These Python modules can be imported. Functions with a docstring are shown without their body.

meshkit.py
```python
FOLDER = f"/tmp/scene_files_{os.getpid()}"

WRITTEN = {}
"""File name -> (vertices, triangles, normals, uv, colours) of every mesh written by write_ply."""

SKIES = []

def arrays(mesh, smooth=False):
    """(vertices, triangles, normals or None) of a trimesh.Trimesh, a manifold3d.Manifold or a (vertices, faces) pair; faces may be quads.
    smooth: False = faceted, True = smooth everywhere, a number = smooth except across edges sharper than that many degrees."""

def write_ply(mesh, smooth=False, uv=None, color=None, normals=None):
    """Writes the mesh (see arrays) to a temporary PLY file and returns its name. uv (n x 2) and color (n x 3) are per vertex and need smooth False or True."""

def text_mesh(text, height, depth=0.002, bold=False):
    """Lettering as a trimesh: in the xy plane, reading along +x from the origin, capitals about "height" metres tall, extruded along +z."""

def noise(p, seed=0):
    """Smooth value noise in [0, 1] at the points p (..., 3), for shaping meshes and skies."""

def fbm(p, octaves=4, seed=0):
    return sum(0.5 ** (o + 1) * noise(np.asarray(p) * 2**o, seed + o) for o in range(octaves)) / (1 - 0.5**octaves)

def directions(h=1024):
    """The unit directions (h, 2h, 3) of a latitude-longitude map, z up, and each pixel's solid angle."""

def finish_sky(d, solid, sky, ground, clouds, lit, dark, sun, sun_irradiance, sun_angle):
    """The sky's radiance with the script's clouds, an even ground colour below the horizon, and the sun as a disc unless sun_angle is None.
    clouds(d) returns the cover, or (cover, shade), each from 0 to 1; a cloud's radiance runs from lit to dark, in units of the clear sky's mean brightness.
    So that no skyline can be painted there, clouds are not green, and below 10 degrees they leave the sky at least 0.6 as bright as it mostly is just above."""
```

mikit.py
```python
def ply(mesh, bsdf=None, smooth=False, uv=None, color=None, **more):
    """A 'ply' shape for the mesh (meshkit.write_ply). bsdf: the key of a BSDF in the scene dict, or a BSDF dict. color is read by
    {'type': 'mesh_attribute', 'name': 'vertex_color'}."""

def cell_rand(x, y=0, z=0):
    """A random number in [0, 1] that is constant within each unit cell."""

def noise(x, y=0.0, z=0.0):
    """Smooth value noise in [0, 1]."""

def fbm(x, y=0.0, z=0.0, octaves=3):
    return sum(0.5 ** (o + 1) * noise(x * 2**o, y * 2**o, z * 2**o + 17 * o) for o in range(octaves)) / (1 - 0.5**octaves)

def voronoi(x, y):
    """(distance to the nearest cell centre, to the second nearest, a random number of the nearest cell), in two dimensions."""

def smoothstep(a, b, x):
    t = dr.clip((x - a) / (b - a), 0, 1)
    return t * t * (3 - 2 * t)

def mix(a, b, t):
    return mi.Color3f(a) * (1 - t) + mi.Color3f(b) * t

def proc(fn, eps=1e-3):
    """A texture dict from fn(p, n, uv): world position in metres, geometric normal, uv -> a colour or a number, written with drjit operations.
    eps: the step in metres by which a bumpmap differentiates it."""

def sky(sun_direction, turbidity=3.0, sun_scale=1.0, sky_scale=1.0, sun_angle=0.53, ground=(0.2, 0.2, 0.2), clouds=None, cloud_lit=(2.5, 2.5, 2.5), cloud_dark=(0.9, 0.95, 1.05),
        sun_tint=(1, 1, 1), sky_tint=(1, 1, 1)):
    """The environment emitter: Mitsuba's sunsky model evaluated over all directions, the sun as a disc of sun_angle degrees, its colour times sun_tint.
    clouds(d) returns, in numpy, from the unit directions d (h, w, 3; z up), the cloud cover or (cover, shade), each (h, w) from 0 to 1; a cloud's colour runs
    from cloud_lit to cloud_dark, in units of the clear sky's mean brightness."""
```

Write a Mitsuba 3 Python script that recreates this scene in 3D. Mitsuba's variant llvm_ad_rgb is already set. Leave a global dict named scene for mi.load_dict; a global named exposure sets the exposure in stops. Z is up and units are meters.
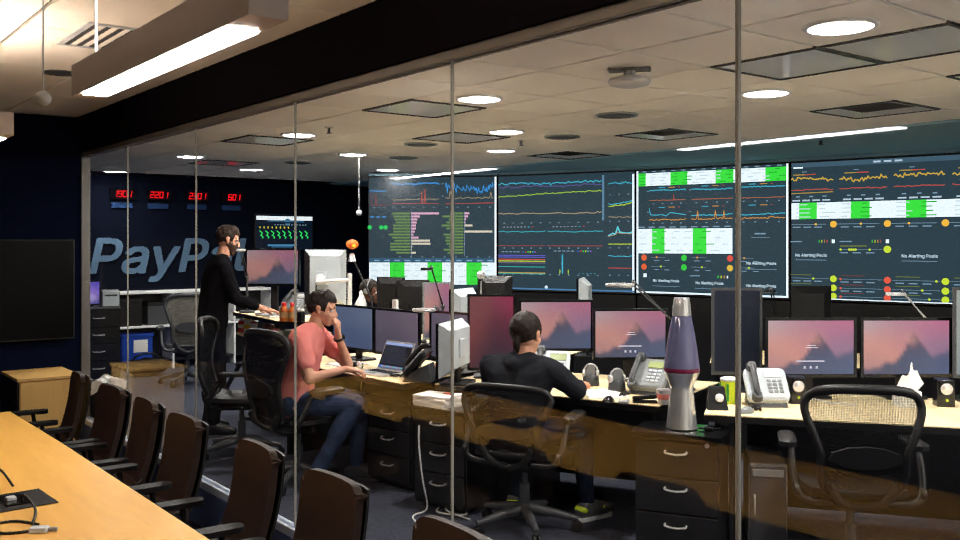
import math, random
import numpy as np, trimesh, manifold3d as mf
import shapely.geometry as sg
import mitsuba as mi, mikit, meshkit
import drjit as dr
from mikit import proc, noise, fbm, cell_rand, smoothstep, mix

T = mi.ScalarTransform4f
scene, labels = {}, {}
exposure = 0.12
# ---------------------------------------------------------------- camera
# world: x runs along the glass wall (towards the camera's right), y into the control room, z up
scene['camera'] = {'type': 'perspective', 'fov': 54.47, 'fov_axis': 'x', 'near_clip': 0.05, 'far_clip': 100.0,
                   'principal_point_offset_y': 0.05,
                   'to_world': T().look_at(origin=[0, 0, 1.65], target=[-0.790, 0.613, 1.65], up=[0, 0, 1])}
# ---------------------------------------------------------------- light levels
LAMP_OPS = (204.0, 197.0, 182.0)        # lit recessed downlights of the control room
LAMP_PEND = (56.0, 48.5, 42.0)       # underside of the pendants over the table
LAMP_UP = (54.0, 42.0, 32.0)           # their upward light

rng = random.Random(7)
nrng = np.random.default_rng(7)

# ---------------------------------------------------------------- small matrix and mesh helpers
def TR(x=0, y=0, z=0):
    m = np.eye(4); m[:3, 3] = (x, y, z); return m
def RZ(d):
    a = math.radians(d); m = np.eye(4); m[0, 0] = m[1, 1] = math.cos(a); m[0, 1] = -math.sin(a); m[1, 0] = math.sin(a); return m
def RX(d):
    a = math.radians(d); m = np.eye(4); m[1, 1] = m[2, 2] = math.cos(a); m[1, 2] = -math.sin(a); m[2, 1] = math.sin(a); return m
def RY(d):
    a = math.radians(d); m = np.eye(4); m[0, 0] = m[2, 2] = math.cos(a); m[0, 2] = math.sin(a); m[2, 0] = -math.sin(a); return m
def at(u, d, z=0.0):
    """World point seen along photo column u at distance d (along the lens axis), at height z."""
    t = (u - 480) / 933.0
    return np.array([d * (-0.790 + 0.613 * t), d * (0.613 + 0.790 * t), z])
def cat(*ms):
    fl = []
    for m in ms: fl.extend(m if isinstance(m, (list, tuple)) else [m])
    return trimesh.util.concatenate(fl) if len(fl) > 1 else fl[0]
def tf(mesh, M):
    m = mesh.copy(); m.apply_transform(M); return m
def box(x0, x1, y0, y1, z0, z1, r=0.0):
    if r <= 0:
        m = trimesh.creation.box((x1 - x0, y1 - y0, z1 - z0))
        m.apply_translation(((x0 + x1) / 2, (y0 + y1) / 2, (z0 + z1) / 2)); return m
    r = min(r, (x1 - x0) * .49, (y1 - y0) * .49, (z1 - z0) * .49)
    p = []
    for x, sx in ((x0, 1), (x1, -1)):
        for y, sy in ((y0, 1), (y1, -1)):
            for z, sz in ((z0, 1), (z1, -1)):
                p += [(x, y + sy * r, z + sz * r), (x + sx * r, y, z + sz * r), (x + sx * r, y + sy * r, z)]
    return hullm(p)
def hullm(p):
    h = mf.Manifold.hull_points(np.asarray(p, float)).to_mesh()
    return trimesh.Trimesh(np.array(h.vert_properties[:, :3], float), np.array(h.tri_verts), process=False)
def cbox(sx, sy, sz, c=(0, 0, 0), r=0.0):
    return box(c[0] - sx / 2, c[0] + sx / 2, c[1] - sy / 2, c[1] + sy / 2, c[2] - sz / 2, c[2] + sz / 2, r)
def tube(pts, r, n=8, closed=False):
    P = np.asarray(pts, float); k = len(P)
    R = np.full(k, r) if np.isscalar(r) else np.asarray(r, float)
    if closed: tg = np.roll(P, -1, 0) - np.roll(P, 1, 0)
    else: tg = np.gradient(P, axis=0)
    tg /= np.linalg.norm(tg, axis=1, keepdims=True) + 1e-12
    ref = np.array([0, 0, 1.0]) if abs(tg[0][2]) < .9 else np.array([1.0, 0, 0])
    nv = np.cross(tg[0], ref); nv /= np.linalg.norm(nv)
    V = []
    a = np.arange(n) * 2 * math.pi / n
    for i in range(k):
        nv = nv - tg[i] * (nv @ tg[i]); nv /= np.linalg.norm(nv) + 1e-12
        b = np.cross(tg[i], nv)
        V.append(P[i] + R[i] * (np.cos(a)[:, None] * nv + np.sin(a)[:, None] * b))
    V = np.vstack(V); F = []
    for i in range(k if closed else k - 1):
        j = (i + 1) % k
        for q in range(n):
            q2 = (q + 1) % n
            F += [(i * n + q, i * n + q2, j * n + q2), (i * n + q, j * n + q2, j * n + q)]
    if not closed:
        V = np.vstack([V, P[0], P[-1]]); c0, c1 = k * n, k * n + 1
        for q in range(n):
            q2 = (q + 1) % n
            F += [(c0, q2, q), (c1, (k - 1) * n + q, (k - 1) * n + q2)]
    return trimesh.Trimesh(V, np.array(F), process=False)
def spline(pts, n=24, closed=False):
    P = np.asarray(pts, float); out = []
    k = len(P); m = k if closed else k - 1
    for i in range(m):
        g = (lambda j: P[j % k]) if closed else (lambda j: P[min(max(j, 0), k - 1)])
        p0, p1, p2, p3 = g(i - 1), g(i), g(i + 1), g(i + 2)
        q = max(2, n // m)
        for s in range(q):
            t = s / q
            out.append(.5 * (2 * p1 + (p2 - p0) * t + (2 * p0 - 5 * p1 + 4 * p2 - p3) * t * t + (3 * p1 - p0 - 3 * p2 + p3) * t ** 3))
    if not closed: out.append(P[-1])
    return np.array(out)
def lathe(prof, n=32):
    V, F = [], []
    for r, z in prof:
        for q in range(n):
            a = q * 2 * math.pi / n; V.append((max(r, 1e-4) * math.cos(a), max(r, 1e-4) * math.sin(a), z))
    for i in range(len(prof) - 1):
        for q in range(n):
            q2 = (q + 1) % n
            F += [(i * n + q, i * n + q2, (i + 1) * n + q2), (i * n + q, (i + 1) * n + q2, (i + 1) * n + q)]
    return trimesh.Trimesh(np.array(V), np.array(F), process=False)
def cyl(r, z0, z1, n=24, b=0.0, c=(0, 0)):
    b = min(b, (z1 - z0) * .45)
    pr = [(0, z0), (r - b, z0), (r, z0 + b), (r, z1 - b), (r - b, z1), (0, z1)] if b else [(0, z0), (r, z0), (r, z1), (0, z1)]
    return tf(lathe(pr, n), TR(c[0], c[1]))
def prism(poly, z0, z1):
    p = poly if hasattr(poly, 'exterior') else sg.Polygon(poly)
    m = trimesh.creation.extrude_polygon(p, z1 - z0, engine='earcut'); m.apply_translation((0, 0, z0)); return m
def rrect(w, h, r, n=5):
    return sg.box(-w / 2 + r, -h / 2 + r, w / 2 - r, h / 2 - r).buffer(r, quad_segs=n)
def ball(r, c=(0, 0, 0), s=(1, 1, 1), sub=2):
    m = trimesh.creation.icosphere(subdivisions=sub, radius=r); m.apply_scale(s); m.apply_translation(c); return m
def grid(fn, nu, nv, thick=0.0, closed=False):
    """Surface fn(a, b) -> point over the unit square; with thick a closed slab along its normals."""
    A, B = np.meshgrid(np.linspace(0, 1, nu), np.linspace(0, 1, nv), indexing='ij')
    P = np.array([[fn(a, b) for b in np.linspace(0, 1, nv)] for a in np.linspace(0, 1, nu)], float)
    idx = np.arange(nu * nv).reshape(nu, nv)
    F = []
    for i in range(nu - 1):
        for j in range(nv - 1):
            a, b, c, d = idx[i, j], idx[i + 1, j], idx[i + 1, j + 1], idx[i, j + 1]
            F += [(a, b, c), (a, c, d)]
    F = np.array(F); V = P.reshape(-1, 3)
    if not thick: return trimesh.Trimesh(V, F, process=False)
    m = trimesh.Trimesh(V, F, process=False); N = np.array(m.vertex_normals)
    V2 = V - N * thick; off = len(V)
    rim = list(idx[:, 0]) + list(idx[-1, 1:]) + list(idx[-2::-1, -1]) + list(idx[0, -2:0:-1])
    S = []
    for a, b in zip(rim, rim[1:] + rim[:1]):
        S += [(b, a, a + off), (b, a + off, b + off)]
    return trimesh.Trimesh(np.vstack([V, V2]), np.vstack([F, F[:, ::-1] + off, np.array(S)]), process=False)

# ---------------------------------------------------------------- materials
def lin(r, g, b):
    return [((c / 255 + .055) / 1.055) ** 2.4 if c / 255 > .04045 else c / 255 / 12.92 for c in (r, g, b)]
def rgb(v): return {'type': 'rgb', 'value': [float(x) for x in v]}
def pbr(name, col, rough=.5, metal=0.0, spec=.5, **k):
    c = col if isinstance(col, dict) else rgb(lin(*col))
    scene['mat_' + name] = {'type': 'twosided', 'b': {'type': 'principled', 'base_color': c, 'roughness': rough, 'metallic': metal, 'specular': spec, **k}}
def diff(name, col):
    c = col if isinstance(col, dict) else rgb(lin(*col))
    scene['mat_' + name] = {'type': 'twosided', 'b': {'type': 'diffuse', 'reflectance': c}}
def wood(a, b, sx, sy, sz):
    A, B = lin(*a), lin(*b)
    def fn(p, n, uv):
        w = fbm(p.x * sx, p.y * sy, p.z * sz, 4)
        g = noise(p.x * sx * 6, p.y * sy * 6, p.z * sz * 4)
        return mix(A, B, dr.clip(w * .75 + g * .25, 0, 1))
    return proc(fn)
def speck(a, b, s, o=3):
    A, B = lin(*a), lin(*b)
    return proc(lambda p, n, uv: mix(A, B, fbm(p.x * s, p.y * s, p.z * s, o)))
pbr('table_wood', wood((226, 178, 96), (204, 152, 72), 1.2, 9, 9), .38)
pbr('desk_wood', wood((236, 216, 176), (220, 196, 150), 3, 8, 8), .42)
pbr('credenza_wood', wood((214, 174, 108), (196, 152, 88), 10, 10, 1.2), .45)
diff('carpet', speck((54, 57, 68), (76, 80, 93), 60, 3))
diff('carpet_meeting', speck((28, 30, 40), (42, 44, 56), 60, 3))
diff('navy_wall', speck((13, 18, 38), (17, 23, 46), 2.0, 2))
diff('dark_wall', speck((11, 14, 24), (15, 19, 31), 2.0, 2))
diff('step_face', (70, 84, 120))
diff('screen_glow_paint', (140, 176, 192))  # blue light of the displays, put into a paint colour
diff('bounce_wall', (214, 210, 202))
diff('black_matte', (8, 8, 9))
diff('bulkhead', (22, 20, 26))
diff('tile', speck((240, 237, 230), (246, 243, 236), 160, 2))
diff('tile_gap', (40, 38, 35))
pbr('frame_metal', (120, 118, 116), .35, .35)
pbr('joint', (136, 136, 130), .5)
pbr('black_plastic', (17, 17, 19), .46, 0, .35)
pbr('black_gloss', (12, 12, 14), .14)
pbr('black_metal', (24, 24, 26), .35, .3)
pbr('black_laminate', (20, 19, 20), .3)
pbr('grey_plastic', (120, 124, 126), .42)
pbr('light_plastic', (182, 190, 196), .4)
pbr('pendant_paint', (198, 188, 186), .5)
pbr('track_metal', (196, 206, 222), .35)
pbr('dark_grey', (62, 64, 68), .45)
pbr('silver', (196, 196, 196), .3, .4)
pbr('chrome', (228, 228, 230), .2, .6)
pbr('brushed', (226, 226, 226), .2, .8, .5, clearcoat=.6)
pbr('leather', speck((31, 20, 17), (42, 27, 22), 30, 3), .55, 0, .3)
pbr('white_paint', (225, 226, 226), .45)
pbr('white_paper', (240, 240, 236), .8)
diff('mesh_black', (22, 22, 24))
diff('mesh_grey', (92, 90, 84))
pbr('mesh_soft', (92, 90, 84), .8)
diff('black_cloth', speck((16, 16, 18), (26, 26, 30), 40, 3))
diff('hoodie_cloth', speck((34, 35, 40), (48, 50, 56), 30, 3))
diff('pink_cloth', speck((230, 144, 138), (216, 124, 119), 18, 3))
diff('denim', speck((46, 58, 84), (62, 76, 104), 50, 3))
diff('dark_denim', speck((22, 26, 38), (30, 35, 50), 50, 3))
pbr('skin', (205, 150, 124), .5)
pbr('skin_dark', (96, 62, 48), .5)
pbr('hair_dark', speck((26, 19, 16), (38, 28, 23), 90, 2), .6, 0, .25)
pbr('hair_brown', speck((34, 24, 19), (50, 36, 28), 90, 2), .65, 0, .2)
pbr('beard', speck((52, 34, 25), (70, 46, 33), 120, 2), .7)
pbr('eye', (225, 222, 216), .25)
pbr('lip', (160, 88, 78), .5)
pbr('red_plastic', (208, 36, 44), .4)
pbr('orange_foam', (226, 110, 32), .6)
pbr('yellow_plastic', (236, 190, 40), .5)
pbr('blue_plastic', (22, 66, 168), .4)
pbr('green_plastic', (52, 150, 60), .45)
pbr('lime', (196, 214, 40), .4)
pbr('cardboard', (178, 138, 92), .7)
pbr('plum', (88, 44, 40), .5)
diff('sign_blue', (84, 108, 132))
diff('plate_blue', (34, 56, 92))
pbr('lens_glass', (204, 207, 206), .12, .0, .8)
pbr('screen_glass', (10, 10, 13), .42, 0, .2)
pbr('screen_off', (7, 7, 9), .3, 0, .12)
pbr('lcd_green', (148, 160, 104), .3)
pbr('lamp_white', (236, 236, 236), .4)
scene['mat_pane'] = {'type': 'thindielectric', 'int_ior': 1.5}
pbr('amber_solid', (186, 92, 24), .12, 0, .7)
pbr('wax', (104, 26, 58), .25)
pbr('clear_plastic', (190, 184, 186), .15)
scene['mat_lava_glass'] = {'type': 'twosided', 'b': {'type': 'principled', 'base_color': rgb(lin(88, 88, 118)), 'roughness': .06, 'specular': .7, 'clearcoat': .6}}

# ---------------------------------------------------------------- registry of things and parts
count = {}
def numbered(name):
    k = count.get(name, 0); count[name] = k + 1
    return name if k == 0 else f'{name}_{k:03d}'
class Kit:
    """A thing's parts in local coordinates; put() enters one copy into the scene."""
    def __init__(s): s.parts, s.n, s.lab = [], {}, {}
    def add(s, name, mesh, mat, smooth=30, emit=None, weight=1.0, color=None, label=None, parent=None, kind=None):
        full = f'{parent}__{name}' if parent else name
        k = s.n.get(full, 0); s.n[full] = k + 1
        key = full if k == 0 else f'{full}_{k:03d}'
        if emit is not None:
            d = mikit.ply(mesh, 'mat_' + mat, smooth=smooth if color is None else False, color=color,
                          emitter={'type': 'area', 'radiance': {'type': 'mesh_attribute', 'name': 'vertex_color'} if emit == 'vertex' else rgb(emit), 'sampling_weight': float(weight)})
        else: d = mikit.ply(mesh, 'mat_' + mat, smooth=smooth)
        s.parts.append((key, d))
        if label: s.lab[key] = {'label': label}
        if kind: s.lab.setdefault(key, {})['kind'] = kind
        return key
    def put(s, name, label, cat_, M=None, group=None, kind=None):
        t = numbered(name); tw = T(np.asarray(M if M is not None else np.eye(4)))
        labels[t] = {'label': label}
        if cat_: labels[t]['category'] = cat_
        if group: labels[t]['group'] = group
        if kind: labels[t]['kind'] = kind
        for key, d in s.parts:
            full = t if key == '' else f'{t}__{key}'
            scene[full] = {**d, 'to_world': tw}
            if key in s.lab: labels.setdefault(full, {}).update(s.lab[key])
        return t
def one(name, mesh, mat, label, cat_, M=None, group=None, smooth=30, **k):
    q = Kit(); q.parts.append(('', mikit.ply(mesh, 'mat_' + mat, smooth=smooth)))
    return q.put(name, label, cat_, M, group)
def struct(name, mesh, mat, label, smooth=False):
    scene[name] = mikit.ply(mesh, 'mat_' + mat, smooth=smooth)
    labels[name] = {'label': label, 'kind': 'structure'}
def spart(holder, name, mesh, mat, M=None, smooth=False, d=None):
    key = numbered(f'{holder}__{name}')
    d = d or mikit.ply(mesh, 'mat_' + mat, smooth=smooth)
    scene[key] = {**d, 'to_world': T(M)} if M is not None else d
    return key

# ================================================================ THE SETTING
GY, HC, HO, FM = 2.40, 2.80, 2.55, -.25     # glass plane, meeting room ceiling, control room ceiling
XE, XO, XR = -9.04, -12.6, 1.2    # end wall of meeting room, end wall of control room, right wall
struct('floor', box(XE, XR, -2.6, GY - .04, FM - .1, FM), 'carpet_meeting', 'dark carpet of the meeting room')
struct('floor_001', box(XO, XR, GY - .03, 10.4, -.1, 0), 'carpet', 'blue grey carpet on the raised floor of the control room')
struct('trim_20', box(XE, XR, GY - .045, GY - .031, FM, -.0), 'step_face', 'blue grey step face under the glass wall')
struct('wall_left', box(XE - .1, XE, -2.6, GY - .05, FM, HC), 'navy_wall', 'navy end wall of the meeting room')
struct('wall_right', box(XR, XR + .1, -2.7, 10.5, FM, HC), 'bounce_wall', 'unseen right wall, made pale to bounce light')  # out of view; pale so that it bounces light up to the ceiling
struct('wall_rear', box(XE - .1, XR, -2.7, -2.6, FM, HC), 'dark_wall', 'dark wall behind the camera')
struct('wall_end', box(XO - .1, XO, GY, 10.4, 0, HO), 'dark_wall', 'dark end wall of the control room under the clocks')
struct('wall_back', box(XO - .1, XR, 10.4, 10.5, 0, HO), 'dark_wall', 'dark wall behind the video wall')
struct('wall_partition', box(XO - .1, XE - .1, GY - .08, GY, 0, HO), 'dark_wall', 'dark side wall of the control room')
struct('wall_header', box(XE - .1, XR, GY - .06, GY + .1, 2.485, 2.9), 'bulkhead', 'black bulkhead above the glass wall')

# suspended ceilings: grid backing with every tile its own piece
TX0, TY0, TS = -3.05, 3.24, .61
struct('ceiling', box(XO - .1, XR, GY + .1, 10.4, HO + .02, HO + .1), 'tile_gap', 'grid ceiling of the control room')
struct('ceiling_001', box(XE, XR, -2.6, GY - .06, HC + .02, HC + .1), 'tile_gap', 'grid ceiling of the meeting room')
struct('ceiling_002', box(XO, XR, 6.9, 10.4, HO - .015, HO + .02), 'screen_glow_paint', 'ceiling strip before the video wall, painted with the blue glow of the displays')  # colour stands in for display light falling on the ceiling
g = .009
tile_d = mikit.ply(box(-TS / 2 + g, TS / 2 - g, -TS / 2 + g, TS / 2 - g, 0, .022, .004), 'mat_tile', smooth=False)
panel_cells = [(-5.185, 3.545), (-6.405, 4.765), (-7.625, 3.545), (-7.015, 6.595), (-5.185, 5.985), (-3.355, 5.985),
               (-2.745, 4.155), (-2.135, 4.155), (-2.135, 5.375), (-10.065, 4.155)]
def cell_is(x, y, cs): return any(abs(x - a) < .1 and abs(y - b) < .1 for a, b in cs)
for i in range(-16, 7):
    for j in range(-1, 12):
        x, y = TX0 + TS * i + TS / 2, TY0 + TS * j + TS / 2
        if x < XO + .2 or x > XR - .2 or y > 10.2: continue
        if cell_is(x, y, panel_cells): continue
        if y < GY + .4 or y > 6.9: continue
        spart('ceiling', 'tile', None, None, TR(x, y, HO), d=tile_d)
# the edge row beside the bulkhead
for i in range(-16, 7):
    x = TX0 + TS * i + TS / 2
    if x < XO + .2 or x > XR - .2: continue
    spart('ceiling', 'tile', box(-TS / 2 + g, TS / 2 - g, GY + .11, 2.63 - g, HO, HO + .022), 'tile', TR(x, 0, 0))
tile2 = mikit.ply(box(-.61 + g, .61 - g, -.305 + g, .305 - g, 0, .022, .004), 'mat_tile', smooth=False)
for i in range(0, 8):
    for j in range(0, 8):
        x, y = XE + .64 + 1.22 * i, GY - .06 - .31 - .61 * j
        if x > XR - .6 or y < -2.4: continue
        spart('ceiling_001', 'tile', None, None, TR(x, y, HC), d=tile2)

# glass wall
edges = [XE + .022, -7.79, -6.29, -4.79, -3.29, -1.79, -.29, 1.19]
for k, (a, b) in enumerate(zip(edges, edges[1:])):
    v = np.array([(a, GY, .045), (b, GY, .045), (b, GY, 2.452), (a, GY, 2.452)])
    struct(f'window_{k + 1}', trimesh.Trimesh(v, np.array([(0, 1, 2), (0, 2, 3)]), process=False), 'pane', 'frameless clear glass panel of the partition')
for k, x in enumerate(edges[1:-1]):
    w = .0013 if x < -4 else (.003 if x < -2 else .006)
    struct(f'trim_{k + 4}', box(x - w, x + w, GY - .007, GY + .007, .045, 2.452), 'joint', 'slim vertical joint between two glass panels')
def channel(z0, z1):
    return cat(box(XE, XR, GY - .035, GY - .012, z0, z1, .003), box(XE, XR, GY + .012, GY + .035, z0, z1, .003),
               box(XE, XR, GY - .03, GY + .03, (z0 - .0) if z0 < 1 else z1 - .008, z0 + .008 if z0 < 1 else z1))
struct('trim_1', channel(2.44, 2.485), 'frame_metal', 'metal head channel of the glass wall')
struct('trim_2', channel(0.0, .05), 'track_metal', 'metal floor channel of the glass wall')
struct('trim_3', box(XE, XE + .022, GY - .04, GY + .04, .05, 2.44, .004), 'frame_metal', 'metal jamb at the end of the glass wall')

# ================================================================ CEILING FIXTURES
def downlight(lit):
    k = Kit()
    k.add('trim_ring', lathe([(.128, 0), (.152, 0), (.152, -.004), (.147, -.010), (.130, -.012), (.128, -.008), (.128, 0)], 36), 'white_paint' if lit else 'grey_plastic')
    lens = lathe([(.0, -.018), (.06, -.0175), (.11, -.016), (.124, -.012), (.1285, -.005)], 36)
    lens = trimesh.Trimesh(lens.vertices, np.array(lens.faces), process=False)
    k.add('lens', lens, 'lamp_white' if lit else 'dark_grey', emit=LAMP_OPS if lit else None, smooth=True)
    return k
K_lit, K_unlit = downlight(True), downlight(False)
for x, y, l in [(-2.135, 3.545, 'largest lit round downlight, nearest above the right mesh chair'), (-4.575, 3.545, 'lit round downlight beside the green tinted ceiling panel'),
                (-7.015, 3.545, 'lit round downlight above the seated man in the pink shirt'), (-9.455, 3.545, 'lit round downlight above the standing man'),
                (-12.0, 3.545, 'farthest lit downlight, above the left clock'), (-3.355, 4.765, 'lit round downlight above the display with two green tables'),
                (-5.795, 4.765, 'lit round downlight in the middle of the ceiling, above the wide line charts'), (-8.235, 4.765, 'lit round downlight above the hanging white ball'),
                (-7.015, 5.7, 'small lit downlight in front of the left video wall'), (-9.7, 6.1, 'tiny bright downlight above the bar chart display'),
                (.305, 3.545, 'lit round downlight outside the picture on the right'), (-.915, 4.765, 'lit downlight outside the picture above the right desk'),
                (-10.675, 4.765, 'lit downlight before the wall television'), (.305, 5.985, 'added downlight outside the picture beside the right wall, to brighten the ceiling'), (-.915, 7.0, 'added downlight outside the picture before the hidden end of the video wall, to brighten the ceiling')]:  # last two are unseen extras that lift the control room ceiling
    K_lit.put('recessed_downlight', l, 'ceiling light', TR(x, y, HO), 'lit ceiling downlights')
for x, y, l in [(-4.575, 4.765, 'unlit round downlight behind the ceiling camera'), (-5.795, 5.375, 'unlit round downlight above the wide line charts'),
                (-7.015, 4.765, 'unlit grey downlight above the bar charts'), (-8.235, 5.375, 'unlit grey downlight next to the left display'), (-9.455, 4.765, 'unlit grey downlight above the standing desk')]:
    K_unlit.put('recessed_downlight', l, 'ceiling light', TR(x, y, HO), 'unlit ceiling downlights')
# lay-in ceiling panels with a shallow pyramid or flat lens
def ceiling_panel(pyr):
    k = Kit(); h = TS / 2 - .004
    outer = sg.box(-h, -h, h, h); inner = sg.box(-h + .016, -h + .016, h - .016, h - .016)
    k.add('frame', prism(outer.difference(inner), -.006, .02), 'black_metal', smooth=False)
    i = h - .016
    if pyr:
        v = np.array([(-i, -i, 0), (i, -i, 0), (i, i, 0), (-i, i, 0), (0, 0, .06)])
        k.add('lens', trimesh.Trimesh(v, np.array([(0, 4, 1), (1, 4, 2), (2, 4, 3), (3, 4, 0)]), process=False), 'lens_glass', smooth=False)
    else: k.add('lens', box(-i, i, -i, i, .0, .006), 'lens_glass', smooth=False)
    return k
K_pan, K_pyr = ceiling_panel(False), ceiling_panel(True)
plab = ['green tinted glossy ceiling panel left of a lit downlight', 'glossy ceiling panel behind the unlit downlights', 'glossy ceiling panel above the pink shirt', 'small dark ceiling diffuser before the video wall, middle',
        'dark ceiling diffuser above the display with two green tables', 'pyramid ceiling diffuser above the right display', 'glossy ceiling panel left of its twin beside the largest downlight', 'glossy ceiling panel at the right edge under the largest downlight',
        'ceiling diffuser cut by the right edge of the picture', 'far ceiling panel above the standing man']
for (x, y), l, p in zip(panel_cells, plab, [0, 0, 0, 1, 1, 1, 0, 0, 1, 0]):
    (K_pyr if p else K_pan).put('ceiling_panel', l, 'ceiling panel', TR(x, y, HO), 'lay-in ceiling panels')
# ceiling camera
k = Kit()
k.add('mount_plate', box(-.11, .11, -.05, .05, -.012, 0, .004), 'dark_grey')
k.add('stem', cyl(.03, -.05, -.01, 20, .003), 'grey_plastic')
k.add('body', lathe([(0, -.045), (.07, -.044), (.105, -.055), (.112, -.068), (.1, -.084), (.06, -.094), (0, -.096)][::-1], 36), 'silver', smooth=50)
k.put('ceiling_device', 'grey saucer shaped device hanging from a short stem on the ceiling', 'ceiling device', TR(-3.33, 3.56, HO) @ RZ(40))
k = Kit()
k.add('escutcheon', lathe([(.035, 0), (.033, -.006), (.012, -.01), (0, -.01)][::-1], 20), 'silver')
k.add('head', cat(cyl(.009, -.045, -.008, 12), cyl(.022, -.05, -.046, 16), box(-.016, -.012, -.003, .003, -.047, -.01), box(.012, .016, -.003, .003, -.047, -.01)), 'dark_grey')
for u, v, l in [(329, 130, 'small sprinkler head left of the green tinted ceiling panel'), (521, 143, 'small sprinkler head right of the middle downlight'), (821, 142, 'small sprinkler head above the right display')]:
    d = .9 * 933 / (243 - v + 3)
    p = at(u, d); k.put('sprinkler', l, 'sprinkler', TR(p[0], p[1], HO), 'ceiling sprinklers')
# hanging ball microphones
def ball_mic(pos, ztop, zb, label):
    k = Kit()
    k.add('cord', tube([(0, 0, zb), (0, 0, ztop)], .0035, 8), 'light_plastic')
    k.add('ball', ball(.032, (0, 0, zb - .02), sub=3), 'light_plastic', smooth=True)
    k.add('ceiling_cap', cyl(.03, ztop - .02, ztop, 20, .004), 'light_plastic')
    k.put('hanging_microphone', label, 'microphone', TR(pos[0], pos[1], 0))
ball_mic(at(43, 4.0), HC, 2.29, 'grey ball on a cord hanging in the corner over the meeting table')
ball_mic(at(359, 9.6), HO, 1.98, 'white ball on a cord hanging before the video wall')

# pendants
def pendant(label, M):
    k = Kit(); L = 1.45; w = .095; h = .106
    k.add('housing', cat(box(0, L, 0, .006, 0, h), box(0, L, w - .006, w, 0, h), box(0, .10, .006, w - .006, 0, .006), box(L - .14, L, .006, w - .006, 0, .006),
                         box(0, .004, .006, w - .006, .006, h), box(L - .004, L, .006, w - .006, .006, h), box(.1, L - .14, .006, w - .006, h - .012, h - .008)), 'pendant_paint', smooth=False)
    lens = box(.1, L - .14, .008, w - .008, -.006, .006)
    k.add('diffuser', lens, 'lamp_white', emit=LAMP_PEND, smooth=False)
    v = np.array([(.1, .01, h - .006), (L - .14, .01, h - .006), (L - .14, w - .01, h - .006), (.1, w - .01, h - .006)])
    k.add('uplight', trimesh.Trimesh(v, np.array([(0, 1, 2), (0, 2, 3)]), process=False), 'lamp_white', emit=LAMP_UP, smooth=False)
    for x in (.12, L - .1):
        k.add('suspension_rod', tube([(x, w / 2, h - .01), (x, w / 2, HC - 2.15)], .005, 8), 'light_plastic')
    k.put('pendant_light', label, 'pendant light', M)
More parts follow.
